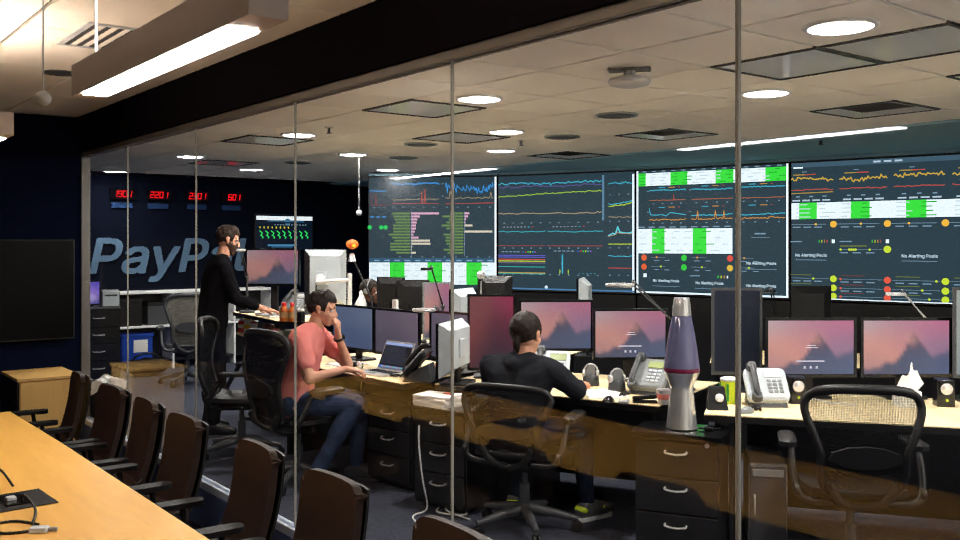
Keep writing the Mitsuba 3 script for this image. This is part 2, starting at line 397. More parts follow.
pendant('long boxy pendant light with a bright underside over the meeting table', TR(-3.37, .85, 2.15))
pendant('second boxy pendant light at the left edge by the end wall', TR(-6.2, .85, 2.15))
k = Kit()
k.add('housing', lathe([(.09, 0), (.11, 0), (.11, -.006), (.09, -.01), (.0, -.01)][::-1], 28), 'dark_grey')
k.put('ceiling_speaker', 'dark round ceiling fitting beside the pendant', 'ceiling fitting', TR(*at(60, 6.3)[:2], HC))
k = Kit()
k.add('grille', cat([box(-.3, .3, y - .012, y + .012, -.006, 0) for y in np.linspace(-.1, .1, 4)]), 'dark_grey', smooth=False)
k.add('frame', prism(sg.box(-.33, -.15, .33, .15).difference(sg.box(-.3, -.12, .3, .12)), -.008, 0), 'light_plastic', smooth=False)
k.put('air_vent', 'slotted air vent in the meeting room ceiling behind the pendant rod', 'vent', TR(*at(100, 5.2)[:2], HC))

# ================================================================ FLAT PRINT: self-lit screens drawn as coloured shapes
_txt = {}
def text2d(s, h, bold=False):
    if (s, bold) not in _txt:
        m = meshkit.text_mesh(s, 1.0, .01, bold)
        f = m.faces[m.face_normals[:, 2] > .9]
        _txt[(s, bold)] = (np.array(m.vertices)[:, :2], f)
    v, f = _txt[(s, bold)]
    return v * h, f
class Canvas:
    """Shapes on a screen of w x h metres; a runs 0..1 from the left, b 0..1 from the top."""
    def __init__(s, w, h, bg=None, glow=1.0):
        s.w, s.h, s.V, s.F, s.C, s.n, s.layer, s.g = w, h, [], [], [], 0, 0, glow
        if bg: s.rect(0, 0, 1, 1, bg)
    def raw(s, v2, f, col):
        v2 = np.asarray(v2, float); s.layer += 1
        y = np.full(len(v2), -.0004 - .00005 * s.layer)
        s.V.append(np.column_stack([v2[:, 0], y, v2[:, 1]])); s.F.append(np.asarray(f) + s.n); s.n += len(v2)
        c = np.asarray(col, float)
        s.C.append(np.tile(c, (len(v2), 1)) if c.ndim == 1 else c)
    def col(s, c): return np.array(lin(*c)) * s.g
    def rect(s, a0, b0, a1, b1, c):
        x0, x1, z0, z1 = a0 * s.w, a1 * s.w, (1 - b1) * s.h, (1 - b0) * s.h
        s.raw([(x0, z0), (x1, z0), (x1, z1), (x0, z1)], [(0, 1, 2), (0, 2, 3)], s.col(c))
    def circle(s, a, b, r, c, n=18):
        x, z = a * s.w, (1 - b) * s.h
        t = np.arange(n) * 2 * math.pi / n
        s.raw(np.vstack([[(x, z)], np.column_stack([x + r * np.cos(t), z + r * np.sin(t)])]), [(0, 1 + i, 1 + (i + 1) % n) for i in range(n)], s.col(c))
    def line(s, pts, wd, c):
        P = np.array([(a * s.w, (1 - b) * s.h) for a, b in pts]); V, F = [], []
        for p, q in zip(P, P[1:]):
            d = q - p; d /= np.linalg.norm(d) + 1e-9; nn = np.array([-d[1], d[0]]) * wd / 2; e = d * wd * .3
            i = len(V); V += [p - e - nn, q + e - nn, q + e + nn, p - e + nn]; F += [(i, i + 1, i + 2), (i, i + 2, i + 3)]
        s.raw(V, F, s.col(c))
    def series(s, a0, a1, b, amp, n, wd, c, slope=0.0, spikes=0):
        y = nrng.normal(0, 1, n).cumsum() * .25; y -= np.linspace(y[0], y[-1], n); y += nrng.normal(0, .8, n)
        P = [(a0 + (a1 - a0) * i / (n - 1), b + slope * i / (n - 1) - amp * y[i]) for i in range(n)]
        for q in range(spikes):
            i = int(nrng.integers(1, n - 1)); P[i] = (P[i][0], P[i][1] - .06)
        s.line(P, wd, c)
    def dashes(s, a0, a1, b, n, c, wd=.02, h=.006):
        for i in range(n):
            a = a0 + (a1 - a0) * (i + .5) / n
            s.rect(a - wd / 2 / s.w, b - h / s.h, a + wd / 2 / s.w, b + h / s.h, c)
    def text(s, st, a, b, h, c, bold=False, centre=True, shear=0.0):
        v, f = text2d(st, h, bold); v = v.copy()
        v[:, 0] += shear * v[:, 1]
        if centre: v[:, 0] -= v[:, 0].max() / 2
        s.raw(v + np.array([a * s.w, (1 - b) * s.h]), f, s.col(c))
    def mesh(s):
        return trimesh.Trimesh(np.vstack(s.V), np.vstack(s.F), process=False), np.vstack(s.C)
    def field(s, fn, nx=28, nz=20, a0=0, a1=1, b0=0, b1=1):
        A, B = np.meshgrid(np.linspace(a0, a1, nx), np.linspace(b0, b1, nz), indexing='ij')
        c = fn(A, B).reshape(-1, 3)
        v = np.column_stack([A.ravel() * s.w, (1 - B.ravel()) * s.h])
        f = []
        for i in range(nx - 1):
            for j in range(nz - 1):
                p = i * nz + j; f += [(p, p + 1, p + nz + 1), (p, p + nz + 1, p + nz)]
        s.raw(v, f, c)
def srgb_field(A, B, stops):
    """Blend of colours placed at (a, b) with a radius: a soft picture without edges."""
    num, den = np.zeros(A.shape + (3,)), np.zeros(A.shape)
    for a, b, r, c in stops:
        w = np.exp(-((A - a) ** 2 + (B - b) ** 2) / (r * r)) + 1e-6
        num += w[..., None] * np.array(lin(*c)); den += w
    return num / den[..., None]
def wallpaper(A, B, dim=1.0):
    sky = srgb_field(A, B, [(0, 0, .35, (176, 156, 160)), (.45, 0, .3, (170, 116, 136)), (1, 0, .35, (182, 102, 130)), (.08, .5, .3, (208, 142, 124)), (.4, .35, .2, (188, 126, 124)), (1, .45, .3, (138, 108, 134)), (0, .75, .25, (170, 126, 124))])
    low = srgb_field(A, B, [(0, 1, .4, (78, 76, 92)), (.5, .9, .4, (62, 74, 98)), (1, .9, .4, (66, 88, 120)), (.6, .4, .2, (66, 56, 76)), (1, .5, .3, (84, 80, 106))])
    ridge = .88 - .44 * np.exp(-((A - .58) / .13) ** 2) - .34 * np.clip(A - .12, 0, 1) + .03 * np.sin(A * 17) + .02 * np.sin(A * 41)
    k = np.clip((B - ridge) / .12 + .5, 0, 1)[..., None]; k = k * k * (3 - 2 * k)
    out = sky * (1 - k) + low * k
    gl = np.exp(-((A - .57) ** 2 / .004 + (B - .36) ** 2 / .012))[..., None]
    out = out * (1 - .55 * gl) + .55 * gl * np.array(lin(214, 150, 134))
    return (out * .88 + .12 * np.array(lin(150, 134, 140))) * dim
WHT, GRN, CYA, ORG, RED, LIM, TAN, BLU = (226, 240, 246), (52, 214, 58), (58, 170, 196), (206, 138, 60), (200, 74, 62), (190, 214, 50), (158, 140, 112), (50, 140, 214)
BG, DIM = (37, 57, 67), (110, 140, 160)

# ---------------------------------------------------------------- the curved video wall: four displays
Z0, HD = 1.075, 1.405
E = [np.array(p) for p in ((-10.2, 6.12), (-9.11, 7.35), (-7.44, 8.06), (-5.71, 8.53), (-3.19, 9.16))]
def table_rows(c, a0, a1, b0, b1, greens):
    c.rect(a0, b0, a1, b1, WHT)
    for p, q in greens: c.rect(p, b0, q, b1, GRN)
    n = 4
    for i in range(n):
        b = b0 + (b1 - b0) * (i + .5) / n
        a = a0 + .02
        while a < a1 - .05:
            l = .02 + .04 * nrng.random()
            c.rect(a, b - .004, min(a + l, a1), b + .003, (186, 206, 214) if not any(p < a < q for p, q in greens) else (30, 160, 44)); a += l + .03 + .03 * nrng.random()
def display(i, label, draw):
    p, q = E[i], E[i + 1]; d = q - p; w = float(np.linalg.norm(d)); ang = math.degrees(math.atan2(d[1], d[0]))
    k = Kit(); c = Canvas(w - .03, HD, BG, 1.12); draw(c, w - .03)
    m, col = c.mesh(); m.apply_translation((.015, 0, 0))
    k.add('screen', m, 'screen_glass', emit='vertex', weight=0.0, color=col)
    k.add('cabinet', box(.004, w - .004, .0, .12, -.02, HD + .02, .004), 'black_plastic', smooth=False)
    k.add('rear_housing', box(.1, w - .1, .12, .34, .1, HD - .1, .02), 'black_plastic', smooth=False)
    k.put('video_wall_display', label, 'display', TR(p[0], p[1], Z0) @ RZ(ang), 'displays of the curved video wall')
def d1(c, w):
    c.series(0, .14, .12, .004, 12, .012, BLU); c.line([(.02, .13), (.02, .25), (.05, .25), (.05, .14), (.06, .25), (.14, .25)], .007, (150, 60, 56))
    c.dashes(0, .14, .355, 3, BLU, .05, .008); c.dashes(.02, .14, .27, 3, DIM)
    for a in (0.005, .095, .13): c.circle(a, .45, .028, (30, 200, 90))
    c.series(.18, .55, .055, .006, 50, .014, BLU); c.series(.18, .55, .2, .006, 40, .008, TAN)
    c.line([(.18, .235), (.41, .235), (.415, .12), (.42, .235), (.435, .235), (.44, .1), (.445, .235), (.55, .235)], .007, RED)
    c.series(.6, .975, .08, .028, 70, .009, BLU); c.series(.6, .975, .19, .005, 40, .008, TAN, spikes=2); c.line([(.6, .24), (.975, .232)], .008, RED)
    for x0, x1 in ((.15, .55), (.57, .99)): c.dashes(x0, x1, .27, 5, DIM); c.dashes(x0, x0 + .02, .06, 1, DIM); c.dashes(x0, x0 + .02, .17, 1, DIM)
    L1 = [.15, .14, .13, .12, .14, .14, .14, .175, .15, .13, .165, .165, .165, .115]
    R1 = [.22, .07, .05, .045, .04, .04, .03, .02, .06, .15, .155, .01, .008, .04]
    L2 = [.11, .17, .12, .14, .175, .14, .11, .16, .145, .145, .14, .12, .16, .13]; R2 = [.04, .03, .015, .01, .065, .004, .22, 0, .004, .004, .006, 0, 0, 0]
    for i in range(14):
        b = .325 + i * .0272
        for x, L, R in ((.33, L1, R1), (.748, L2, R2)):
            c.rect(x - L[i], b - .008, x - .006, b + .008, (98, 132, 74))
            if R[i]: c.rect(x, b - .009, x + R[i], b + .009, (214, 164, 190) if i < 9 and not (x > .7 and i in (4, 6)) else (206, 198, 178))
    c.line([(.333, .31), (.333, .71)], .006, (120, 140, 170)); c.line([(.75, .31), (.75, .71)], .006, (120, 140, 170))
    c.dashes(.2, .99, .715, 9, DIM); c.rect(0, .725, 1, .762, (44, 82, 108)); c.dashes(.02, .99, .748, 12, (120, 160, 190), .07, .008)
    table_rows(c, 0, 1, .765, .965, [(.165, .28), (.46, .575), (.765, .885)])
    c.rect(.985, .0, 1, 1, (235, 245, 250))
def d2(c, w):
    c.series(.0, .77, .07, .008, 70, .012, CYA); c.series(.0, .77, .095, .006, 70, .008, (96, 84, 150)); c.series(.0, .77, .18, .004, 60, .011, (150, 186, 60), -.03); c.series(.0, .77, .33, .005, 60, .011, TAN)
    c.rect(.775, .02, .79, .40, (84, 124, 150))
    for i, b in enumerate((.415, .635, .865)): c.dashes(.01, .78, b, 11, (130, 156, 176))
    c.series(.82, .99, .09, .006, 24, .01, CYA); c.series(.82, .99, .27, .004, 24, .01, CYA, -.03); c.series(.82, .99, .285, .003, 24, .01, LIM, -.03); c.series(.82, .99, .37, .004, 24, .008, TAN)
    c.dashes(.8, .99, .185, 3, DIM); c.dashes(.8, .99, .41, 3, DIM)
    c.line([(.82, .53), (.85, .51), (.87, .515), (.885, .455), (.9, .5), (.95, .51), (.99, .50)], .016, (90, 200, 214)); c.line([(.82, .535), (.87, .52), (.885, .5), (.9, .51), (.99, .515)], .01, TAN); c.line([(.82, .6), (.99, .6)], .009, LIM)
    c.series(.82, .99, .70, .003, 12, .01, CYA); c.line([(.82, .8), (.99, .8)], .008, RED); c.dashes(.8, .99, .63, 3, DIM); c.dashes(.8, .99, .86, 3, DIM)
    for a0, a1 in ((0, .36), (.38, .78)):
        c.series(a0, a1, .49, .003, 30, .012, (50, 150, 160)); c.line([(a0, .615), (a1, .615)], .008, (160, 66, 62))
        c.dashes(a0 + .03, a0 + .22, .45, 7, (150, 160, 170), .02); c.dashes(a0 + .22, a0 + .25, .45, 1, CYA); c.dashes(a0 + .25, a0 + .28, .45, 1, RED)
    for b, cl in ((.70, (92, 86, 190)), (.715, (92, 86, 190)), (.735, RED), (.75, LIM), (.765, (110, 96, 120)), (.8, (50, 160, 160)), (.852, (196, 150, 60)), (.86, (50, 160, 160))): c.line([(0, b), (.36, b)], .011, cl)
    for i, cl in enumerate([(60, 90, 200), RED, GRN, LIM, CYA, (150, 90, 190)]): c.rect(.19 + i * .018, .662, .2 + i * .018, .675, cl); c.rect(.6 + i * .018, .655, .61 + i * .018, .668, cl)
    c.dashes(.02, .17, .668, 5, DIM, .04); c.dashes(.42, .58, .66, 5, DIM, .04)
    c.rect(.485, .69, .495, .855, CYA); c.rect(.468, .82, .474, .855, LIM); c.rect(.53, .82, .536, .855, LIM); c.dashes(.6, .74, .85, 5, CYA, .012)
    c.circle(.37, .975, .022, (205, 226, 240))
    c.rect(.985, .02, 1, 1, (220, 236, 246)); c.rect(0, .985, 1, .998, (70, 118, 160))
def pools(c, a, b, h=.04):
    c.text('No Alerting Pools', a, b, h, (200, 224, 236), True); c.dashes(a - .13, a + .13, b + .035, 1, DIM, .34, .003)
def d3(c, w):
    c.dashes(.02, .98, .008, 14, DIM, .05)
    table_rows(c, 0, 1, .02, .125, [(0, .065), (.24, .355), (.545, .66), (.86, 1)])
    for k, (a0, a1) in enumerate(((.09, .345), (.385, .655), (.69, .98))):
        c.series(a0, a1, .165, .003, 40, .01, CYA); c.series(a0, a1, .245, .002, 30, .008, (176, 96, 66)); c.dashes(a0, a1, .272, 4, DIM)
        for r in (.142, .302): c.dashes(a0 + .06, a0 + .12, r, 1, CYA, .08, .004); c.dashes(a0 + .12, a0 + .2, r, 1, ORG, .08, .004); c.dashes(a0 + .2, a0 + .22, r, 1, RED, .02, .004)
        c.dashes(a0 - .02, a0, .17, 1, DIM); c.dashes(a0 - .02, a0, .34, 1, DIM)
        if k == 0: c.line([(a0, .31), (a0 + .01, .36), (a0 + .05, .365), (a0 + .09, .36), (a0 + .12, .372), (a0 + .15, .345), (a1, .365)], .01, CYA); c.line([(a0 + .17, .24), (a0 + .172, .2), (a0 + .176, .24)], .006, RED)
        else: c.series(a0, a1, .375, .003, 40, .01, CYA, -.01)
        c.series(a0, a1, .4, .004, 40, .009, ORG, spikes=3 if k == 1 else 0); c.dashes(a0, a1, .43, 4, DIM)
    c.dashes(.0, .66, .462, 9, DIM, .08, .007)
    table_rows(c, 0, .655, .475, .675, [(.112, .2), (.395, .485)])
    for r, b in enumerate((.71, .785)):
        for a, cl in zip((.055, .335, .64), ((214, 92, 50), (48, 190, 60), (206, 76, 64) if r == 0 else (210, 176, 60))):
            c.circle(a, b, .036, cl); c.rect(a + .05, b - .005, a + .15, b - .002, DIM); c.circle(a + .09 + .03 * r, b - .004, .012, LIM if r else ORG); c.dashes(a + .05, a + .2, b + .022, 2, DIM, .06, .005)
    c.rect(.05, .84, .075, .87, WHT); c.dashes(.37, .45, .85, 1, DIM, .12); [c.rect(.56 + .02 * i, .845, .568 + .02 * i, .865, cl) for i, cl in enumerate((GRN, LIM, ORG, WHT))]
    pools(c, .21, .905, .029); pools(c, .505, .915, .029); pools(c, .835, .755, .029); pools(c, .835, .925, .029)
    c.dashes(.76, .9, .52, 1, DIM, .12, .008); c.dashes(.74, .92, .55, 1, DIM, .2, .003)
    c.rect(0, 0, .014, 1, (225, 240, 248)); c.rect(.987, 0, 1, 1, (235, 245, 250)); c.rect(0, .985, 1, 1, (225, 240, 248))
def d4(c, w):
    P = .52 / w
    c.rect(0, .0, 1, .035, (58, 84, 100)); c.dashes(.8 / w, 1.1 / w, .018, 3, (170, 190, 205), .07, .009); c.rect(.02 / w, .03, .12 / w, .042, WHT)
    for q in range(-1, 5):
        a = (.46 - .52) / w + P * q; s_ = lambda f: min(max(a + P * f, 0), 1)
        if s_(1) <= 0: continue
        c.dashes(s_(.25), s_(.5), .068, 1, DIM, .05, .004); c.rect(s_(.15), .085, s_(.38), .092, (176, 140, 60)); c.rect(s_(.38), .085, s_(.6), .092, RED)
        if s_(.9) > s_(.1) + .02:
            c.series(s_(.06), s_(.93), .125, .009, 34, .012, (198, 160, 62)); c.series(s_(.06), s_(.93), .2, .003, 24, .009, (188, 76, 66))
            if q < 1: c.line([(s_(.05), .225), (s_(.93), .22)], .009, (176, 140, 60))
        c.dashes(s_(.1), s_(.9), .25, 3, DIM, .04, .007); c.dashes(s_(.1), s_(.9), .278, 4, (170, 190, 205), .08, .008)
        table_rows(c, s_(0), s_(1), .295, .415, [(s_(.27), s_(.62))] if q >= 0 else [])
        c.rect(s_(.0), .452, s_(.8), .456, DIM); c.circle(s_(.94), .455, .034, (232, 176, 60)); c.circle(s_(.6 - .14 * (q % 3)), .454, .012, (232, 176, 60)); c.dashes(s_(.04), s_(.75), .475, 3, DIM, .08, .006)
        if q in (0, 1):
            for i, cl in enumerate((GRN, LIM, ORG, RED)): c.rect(s_(.66 + .05 * i), .568, s_(.675 + .05 * i), .59, cl)
            c.rect(s_(.91), .565, s_(.97), .592, WHT); c.dashes(s_(.05), s_(.3), .58, 1, DIM, .12, .006)
        if q == 1:
            c.circle(s_(.94), .635, .036, LIM); c.rect(s_(.04), .637, s_(.85), .64, DIM)
            for f in (.08, .24, .28, .32, .36, .62): c.circle(s_(f), .638, .012, LIM)
            c.dashes(s_(.02), s_(.75), .66, 3, DIM, .08, .006); c.dashes(s_(.04), s_(.6), .612, 1, (120, 130, 50), .26, .004)
        elif q >= 0: c.text('No Alerting Pools', s_(.5), .69, .029, (196, 220, 234), True); c.dashes(s_(.2), s_(.8), .715, 1, DIM, .32, .003)
        cl = {0: LIM, 1: (214, 84, 62)}.get(q, LIM)
        for r, b in enumerate((.85, .915, .975)):
            c.circle(s_(.94), b, .034, cl); c.rect(s_(.02), b - .002, s_(.85), b + .001, DIM); c.dashes(s_(.04), s_(.75), b + .02, 3, DIM, .08, .006)
            c.circle(s_(.08 if q == 1 else .55 + .12 * ((r + q) % 3)), b, .012, cl); c.dashes(s_(.1), s_(.5), b - .025, 1, (110, 120, 50) if q != 1 else (120, 60, 50), .22, .003)
    c.rect(0, .992, 1, 1, (225, 238, 246))
display(0, 'left angled video wall display with pink and green bar charts', d1)
display(1, 'video wall display with the wide cyan and yellow line charts', d2)
display(2, 'video wall display with two green and white tables, between white bars', d3)
display(3, 'right video wall display with yellow, lime and red round gauges', d4)
# added fascia over the video wall, screen glow put into its colour
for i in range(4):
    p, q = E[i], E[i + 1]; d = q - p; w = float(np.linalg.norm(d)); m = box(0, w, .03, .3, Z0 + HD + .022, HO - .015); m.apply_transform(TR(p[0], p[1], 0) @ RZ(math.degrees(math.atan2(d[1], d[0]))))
    struct(f'trim_{21 + i}', m, 'screen_glow_paint', 'added strip over a display, painted with its blue glow')
# plinth under the video wall
for i in range(4):
    p, q = E[i], E[i + 1]; d = q - p; w = float(np.linalg.norm(d))
    k = Kit(); k.add('body', box(.006, w - .006, .02, .32, .06, Z0 - .03, .006), 'black_laminate', smooth=False); k.add('kick_board', box(.02, w - .02, .06, .3, 0, .06), 'black_plastic', smooth=False)
    k.put('video_wall_plinth', ['black plinth under the bar chart display', 'black plinth under the wide line charts', 'black plinth under the display with two green tables', 'black plinth under the gauges display'][i], 'plinth', TR(p[0], p[1], 0) @ RZ(math.degrees(math.atan2(d[1], d[0]))))

# ---------------------------------------------------------------- end wall: clocks, sign, television, shelving
def wall_x(u, x=XO):
    t = (u - 480) / 933.0; s = x / (-0.790 + 0.613 * t); return s * (0.613 + 0.790 * t)
SEG = {'0': 'abcdef', '1': 'bc', '2': 'abged', '3': 'abgcd', '4': 'fgbc', '6': 'afgedc', '9': 'abfgcd'}
def clock(s, label, y, z):
    k = Kit(); W, H = .33, .14
    k.add('case', box(0, W, .0, .05, 0, H, .006), 'black_matte', smooth=False)
    c = Canvas(W, H, (4, 2, 4), 1.0)
    n = len(s); dw, dh = .042, .075
    for i, ch in enumerate(s):
        x0 = .285 - (n - i) * .062; z0 = .033
        def sl(x, z): return ((x0 + x + z * .12) / W, 1 - (z0 + z) / H)
        pts = {'a': ((0, dh), (dw, dh)), 'b': ((dw, dh), (dw, dh / 2)), 'c': ((dw, dh / 2), (dw, 0)), 'd': ((0, 0), (dw, 0)), 'e': ((0, dh / 2), (0, 0)), 'f': ((0, dh), (0, dh / 2)), 'g': ((0, dh / 2), (dw, dh / 2))}
        for q in SEG[ch]: c.line([sl(*pts[q][0]), sl(*pts[q][1])], .013, (255, 20, 26))
    m, col = c.mesh(); k.add('digits', m, 'black_matte', emit='vertex', weight=0.0, color=col * 1.6)
    k.add('name_plate', box(.02, W - .04, .02, .05, -.115, -.045, .003), 'plate_blue', smooth=False)
    k.put('wall_clock', label, 'clock', TR(XO + .055, y, z) @ RZ(90), 'red digital clocks on the end wall')
for u, s, l in [(109, '1901', 'leftmost red digital clock, nearest the glass frame'), (146, '2201', 'second red digital clock from the left'), (185, '2301', 'third red digital clock, right of the standing man\'s side'), (220, '601', 'rightmost red digital clock, above the standing man\'s head')]:
    clock(s, l, wall_x(u), 2.225)
v, f = text2d('PayPal', .47, True)
m = meshkit.text_mesh('PayPal', .44, .025, True)
m.vertices[:, 0] += .2 * m.vertices[:, 1]
wT = m.vertices[:, 0].max(); m.vertices[:, 0] *= 2.2 / wT
parts_ = m.split(only_watertight=False)
k = Kit()
for p in sorted(parts_, key=lambda q: q.bounds[0][0]): k.add('letter', p, 'sign_blue', smooth=False)
k.put('wall_sign', 'large slanted blue grey wordmark on the dark end wall behind the standing man', 'sign', TR(XO + .002, wall_x(84), 1.265) @ RZ(90) @ RX(90))
# television on the end wall
y0, y1 = wall_x(253), wall_x(309); W = y1 - y0; H = .50
k = Kit(); c = Canvas(W, H, (8, 20, 34), 1.1)
c.rect(0, .03, 1, .15, (236, 244, 246)); c.rect(.2, .16, .85, .2, (36, 84, 116)); c.circle(.55, .2, .05, (60, 110, 140)); c.rect(0, .2, 1, .24, (10, 24, 40))
c.dashes(.03, .6, .36, 8, (210, 200, 60), .02, .014); c.dashes(.3, .9, .28, 12, (120, 150, 160), .025, .006)
for i in range(9):
    for j in range(2): a = .06 + .1 * i + .015 * j; c.line([(a, .46 + .12 * j), (a + .045, .52 + .12 * j), (a + .03, .58 + .1 * j)], .016, (50, 226, 100))
c.rect(.2, .85, .72, .9, (70, 130, 170)); c.rect(.26, .9, .64, .94, (44, 90, 126))
m, col = c.mesh(); k.add('screen', m, 'screen_glass', emit='vertex', weight=0.0, color=col)
k.add('body', box(-.02, W + .02, 0, .06, -.02, H + .02, .005), 'black_plastic', smooth=False); k.add('wall_bracket', box(W / 2 - .2, W / 2 + .2, .06, .1, .1, .4), 'black_metal', smooth=False)
k.put('wall_television', 'lit wall television with a white bar and green marks, above the pink wallpaper monitor', 'television', TR(XO + .105, y0, 1.555) @ RZ(90))
# television of the meeting room, off
k = Kit(); W, H = 1.55, .87
k.add('screen', box(-.0, W, -.002, .0, 0, H), 'screen_off', smooth=False); k.add('body', box(-.015, W + .015, 0, .07, -.015, H + .015, .006), 'black_plastic', smooth=False)
k.add('wall_bracket', box(.5, 1.05, .07, .098, .2, .7), 'black_metal', smooth=False)
k.put('wall_television', 'large switched off black television on the navy wall at the left edge', 'television', TR(XE + .1, 2.27 - W, .80) @ RZ(90))
# low shelving along the end wall
k = Kit(); D = .42
ya, yb = wall_x(96), wall_x(262); W = yb - ya
k.add('top', box(0, W, 0, D, .99, 1.02, .003), 'white_paint', smooth=False)
k.add('back_panel', box(0, W, D - .01, D, .12, .99), 'black_laminate', smooth=False)
k.add('shelf', box(.02, W, 0.0, D - .01, .55, .575, .003), 'white_paint', smooth=False)
k.add('shelf', box(.02, W, 0.02, D - .01, .10, .125, .003), 'black_laminate', smooth=False)
for x in (0, .85, 1.7, W - .03): k.add('upright', box(x, x + .025, .0, D - .012, 0, .99, .003), 'white_paint', smooth=False)
SH = TR(XO + D + .005, ya, 0) @ RZ(90)
k.put('low_shelf', 'low open shelving with white edges under the wordmark', 'shelf', SH)
def at_sh(x, y, z): return SH @ TR(x, y, z)
k = Kit()
k.add('body', tf(prism(rrect(.40, .30, .03), 0, .33), np.eye(4)), 'blue_plastic', smooth=20); k.add('rim', tf(prism(rrect(.43, .33, .04).difference(rrect(.38, .28, .03)), .31, .35), np.eye(4)), 'blue_plastic', smooth=20)
k.add('label_sheet', box(-.05, .13, -.156, -.15, .11, .27), 'white_paper', smooth=False)
k.put('storage_bin', 'blue plastic bin with a white sheet on its front, on the bottom shelf', 'bin', at_sh(.41, .2, .127))
for x, w, h, z, l in [(.3, .36, .36, .577, 'dark box on the upper shelf above the blue bin'), (.68, .26, .3, .577, 'charcoal box right of the dark box on the upper shelf'), (1.2, .4, .3, .577, 'wide black box on the upper shelf behind the grey mesh chair'), (1.25, .4, .28, .127, 'black box on the bottom shelf behind the grey mesh chair')]:
    k = Kit(); k.add('body', box(-w / 2, w / 2, -.12, .12, 0, h - .05, .006), 'black_laminate' if w != .26 else 'dark_grey', smooth=False); k.add('lid', box(-w / 2 - .008, w / 2 + .008, -.128, .128, h - .05, h, .006), 'black_plastic', smooth=False)
    k.put('storage_box', l, 'box', at_sh(x, .2, z))

# ================================================================ DESKS
def desk(pts, label, z=.74, M=None, legs=(), lower=None, mat='desk_wood', modesty=None):
    k = Kit(); p = sg.Polygon(pts)
    k.add('desktop', prism(p, z - .006, z), mat, smooth=False)
    k.add('edge_band', prism(p.buffer(-.0005), z - .04, z - .006), 'black_laminate', smooth=False)
    c = np.array(p.centroid.coords[0])
    for q in legs:
        a, b = np.array(q[0]), np.array(q[1]); d = b - a; L = np.linalg.norm(d)
        k.add('leg_panel', tf(box(0, L, -.013, .013, 0, z - .04, .003), TR(a[0], a[1], 0) @ RZ(math.degrees(math.atan2(d[1], d[0])))), 'black_laminate', smooth=False)
    if modesty:
        a, b = np.array(modesty[0]), np.array(modesty[1]); d = b - a; L = np.linalg.norm(d)
        k.add('modesty_panel', tf(box(0, L, -.009, .009, .06, z - .04), TR(a[0], a[1], 0) @ RZ(math.degrees(math.atan2(d[1], d[0])))), 'black_laminate', smooth=False)
    return k.put('desk', label, 'desk')
desk([(-6.72, 3.2), (-5.08, 3.30), (-5.28, 4.12), (-6.72, 4.12)], 'left maple desk with a black edge, holding the open laptop', legs=[((-6.68, 3.28), (-6.68, 4.05)), ((-5.70, 3.36), (-5.73, 4.05))], modesty=((-6.66, 4.06), (-5.3, 4.06)))
desk([(-4.95, 3.47), (-3.50, 3.97), (-3.86, 4.98), (-5.22, 4.30)], 'middle maple desk with a black edge where the man in the black hoodie sits', legs=[((-4.55, 3.7), (-4.78, 4.4)), ((-3.60, 4.05), (-3.86, 4.85))], modesty=((-5.1, 4.25), (-3.92, 4.84)))
desk([(-3.19, 3.985), (-1.1, 5.45), (-1.62, 6.19), (-3.72, 4.74)], 'right maple desk with a black edge behind the mesh chair, holding two pink monitors', legs=[((-3.1, 4.1), (-3.56, 4.75)), ((-1.2, 5.45), (-1.64, 6.08))], modesty=((-3.5, 4.78), (-1.66, 6.07)))
desk([(-7.72, 4.60), (-6.35, 4.40), (-5.35, 4.82), (-5.75, 5.62), (-6.6, 5.3), (-7.72, 5.5)], 'rear desk behind the left monitors', legs=[((-7.4, 4.65), (-7.4, 5.35)), ((-5.5, 4.9), (-5.8, 5.5))], modesty=((-7.3, 4.64), (-6.4, 4.5)))
desk([(-4.55, 5.75), (-3.3, 6.65), (-3.85, 7.4), (-5.1, 6.5)], 'rear desk behind the right monitors', legs=[((-4.6, 5.9), (-5.0, 6.45)), ((-3.4, 6.7), (-3.85, 7.3))], modesty=((-4.52, 5.82), (-3.4, 6.62)))
# standing desk
k = Kit(); P = sg.Polygon([(-8.4, 3.56), (-7.2, 3.44), (-6.82, 3.75), (-6.82, 4.35), (-8.4, 4.35)])
k.add('desktop', prism(P, .994, 1.0), 'desk_wood', smooth=False); k.add('edge_band', prism(P.buffer(-.0005), .965, .994), 'black_laminate', smooth=False)
k.add('lower_shelf', prism(sg.Polygon([(-8.36, 3.58), (-7.2, 3.46), (-6.95, 3.7), (-6.95, 4.3), (-8.3, 4.3)]), .785, .81), 'desk_wood', smooth=False)
for x in (-8.2, -7.05):
    k.add('leg', cat(box(x - .035, x + .035, 3.9, 3.98, .02, .965, .006), box(x - .04, x + .04, 3.6, 4.3, 0, .03, .006)), 'black_metal', smooth=False)
k.put('standing_desk', 'raised standing desk in front of the standing man, with bottles on it', 'desk')

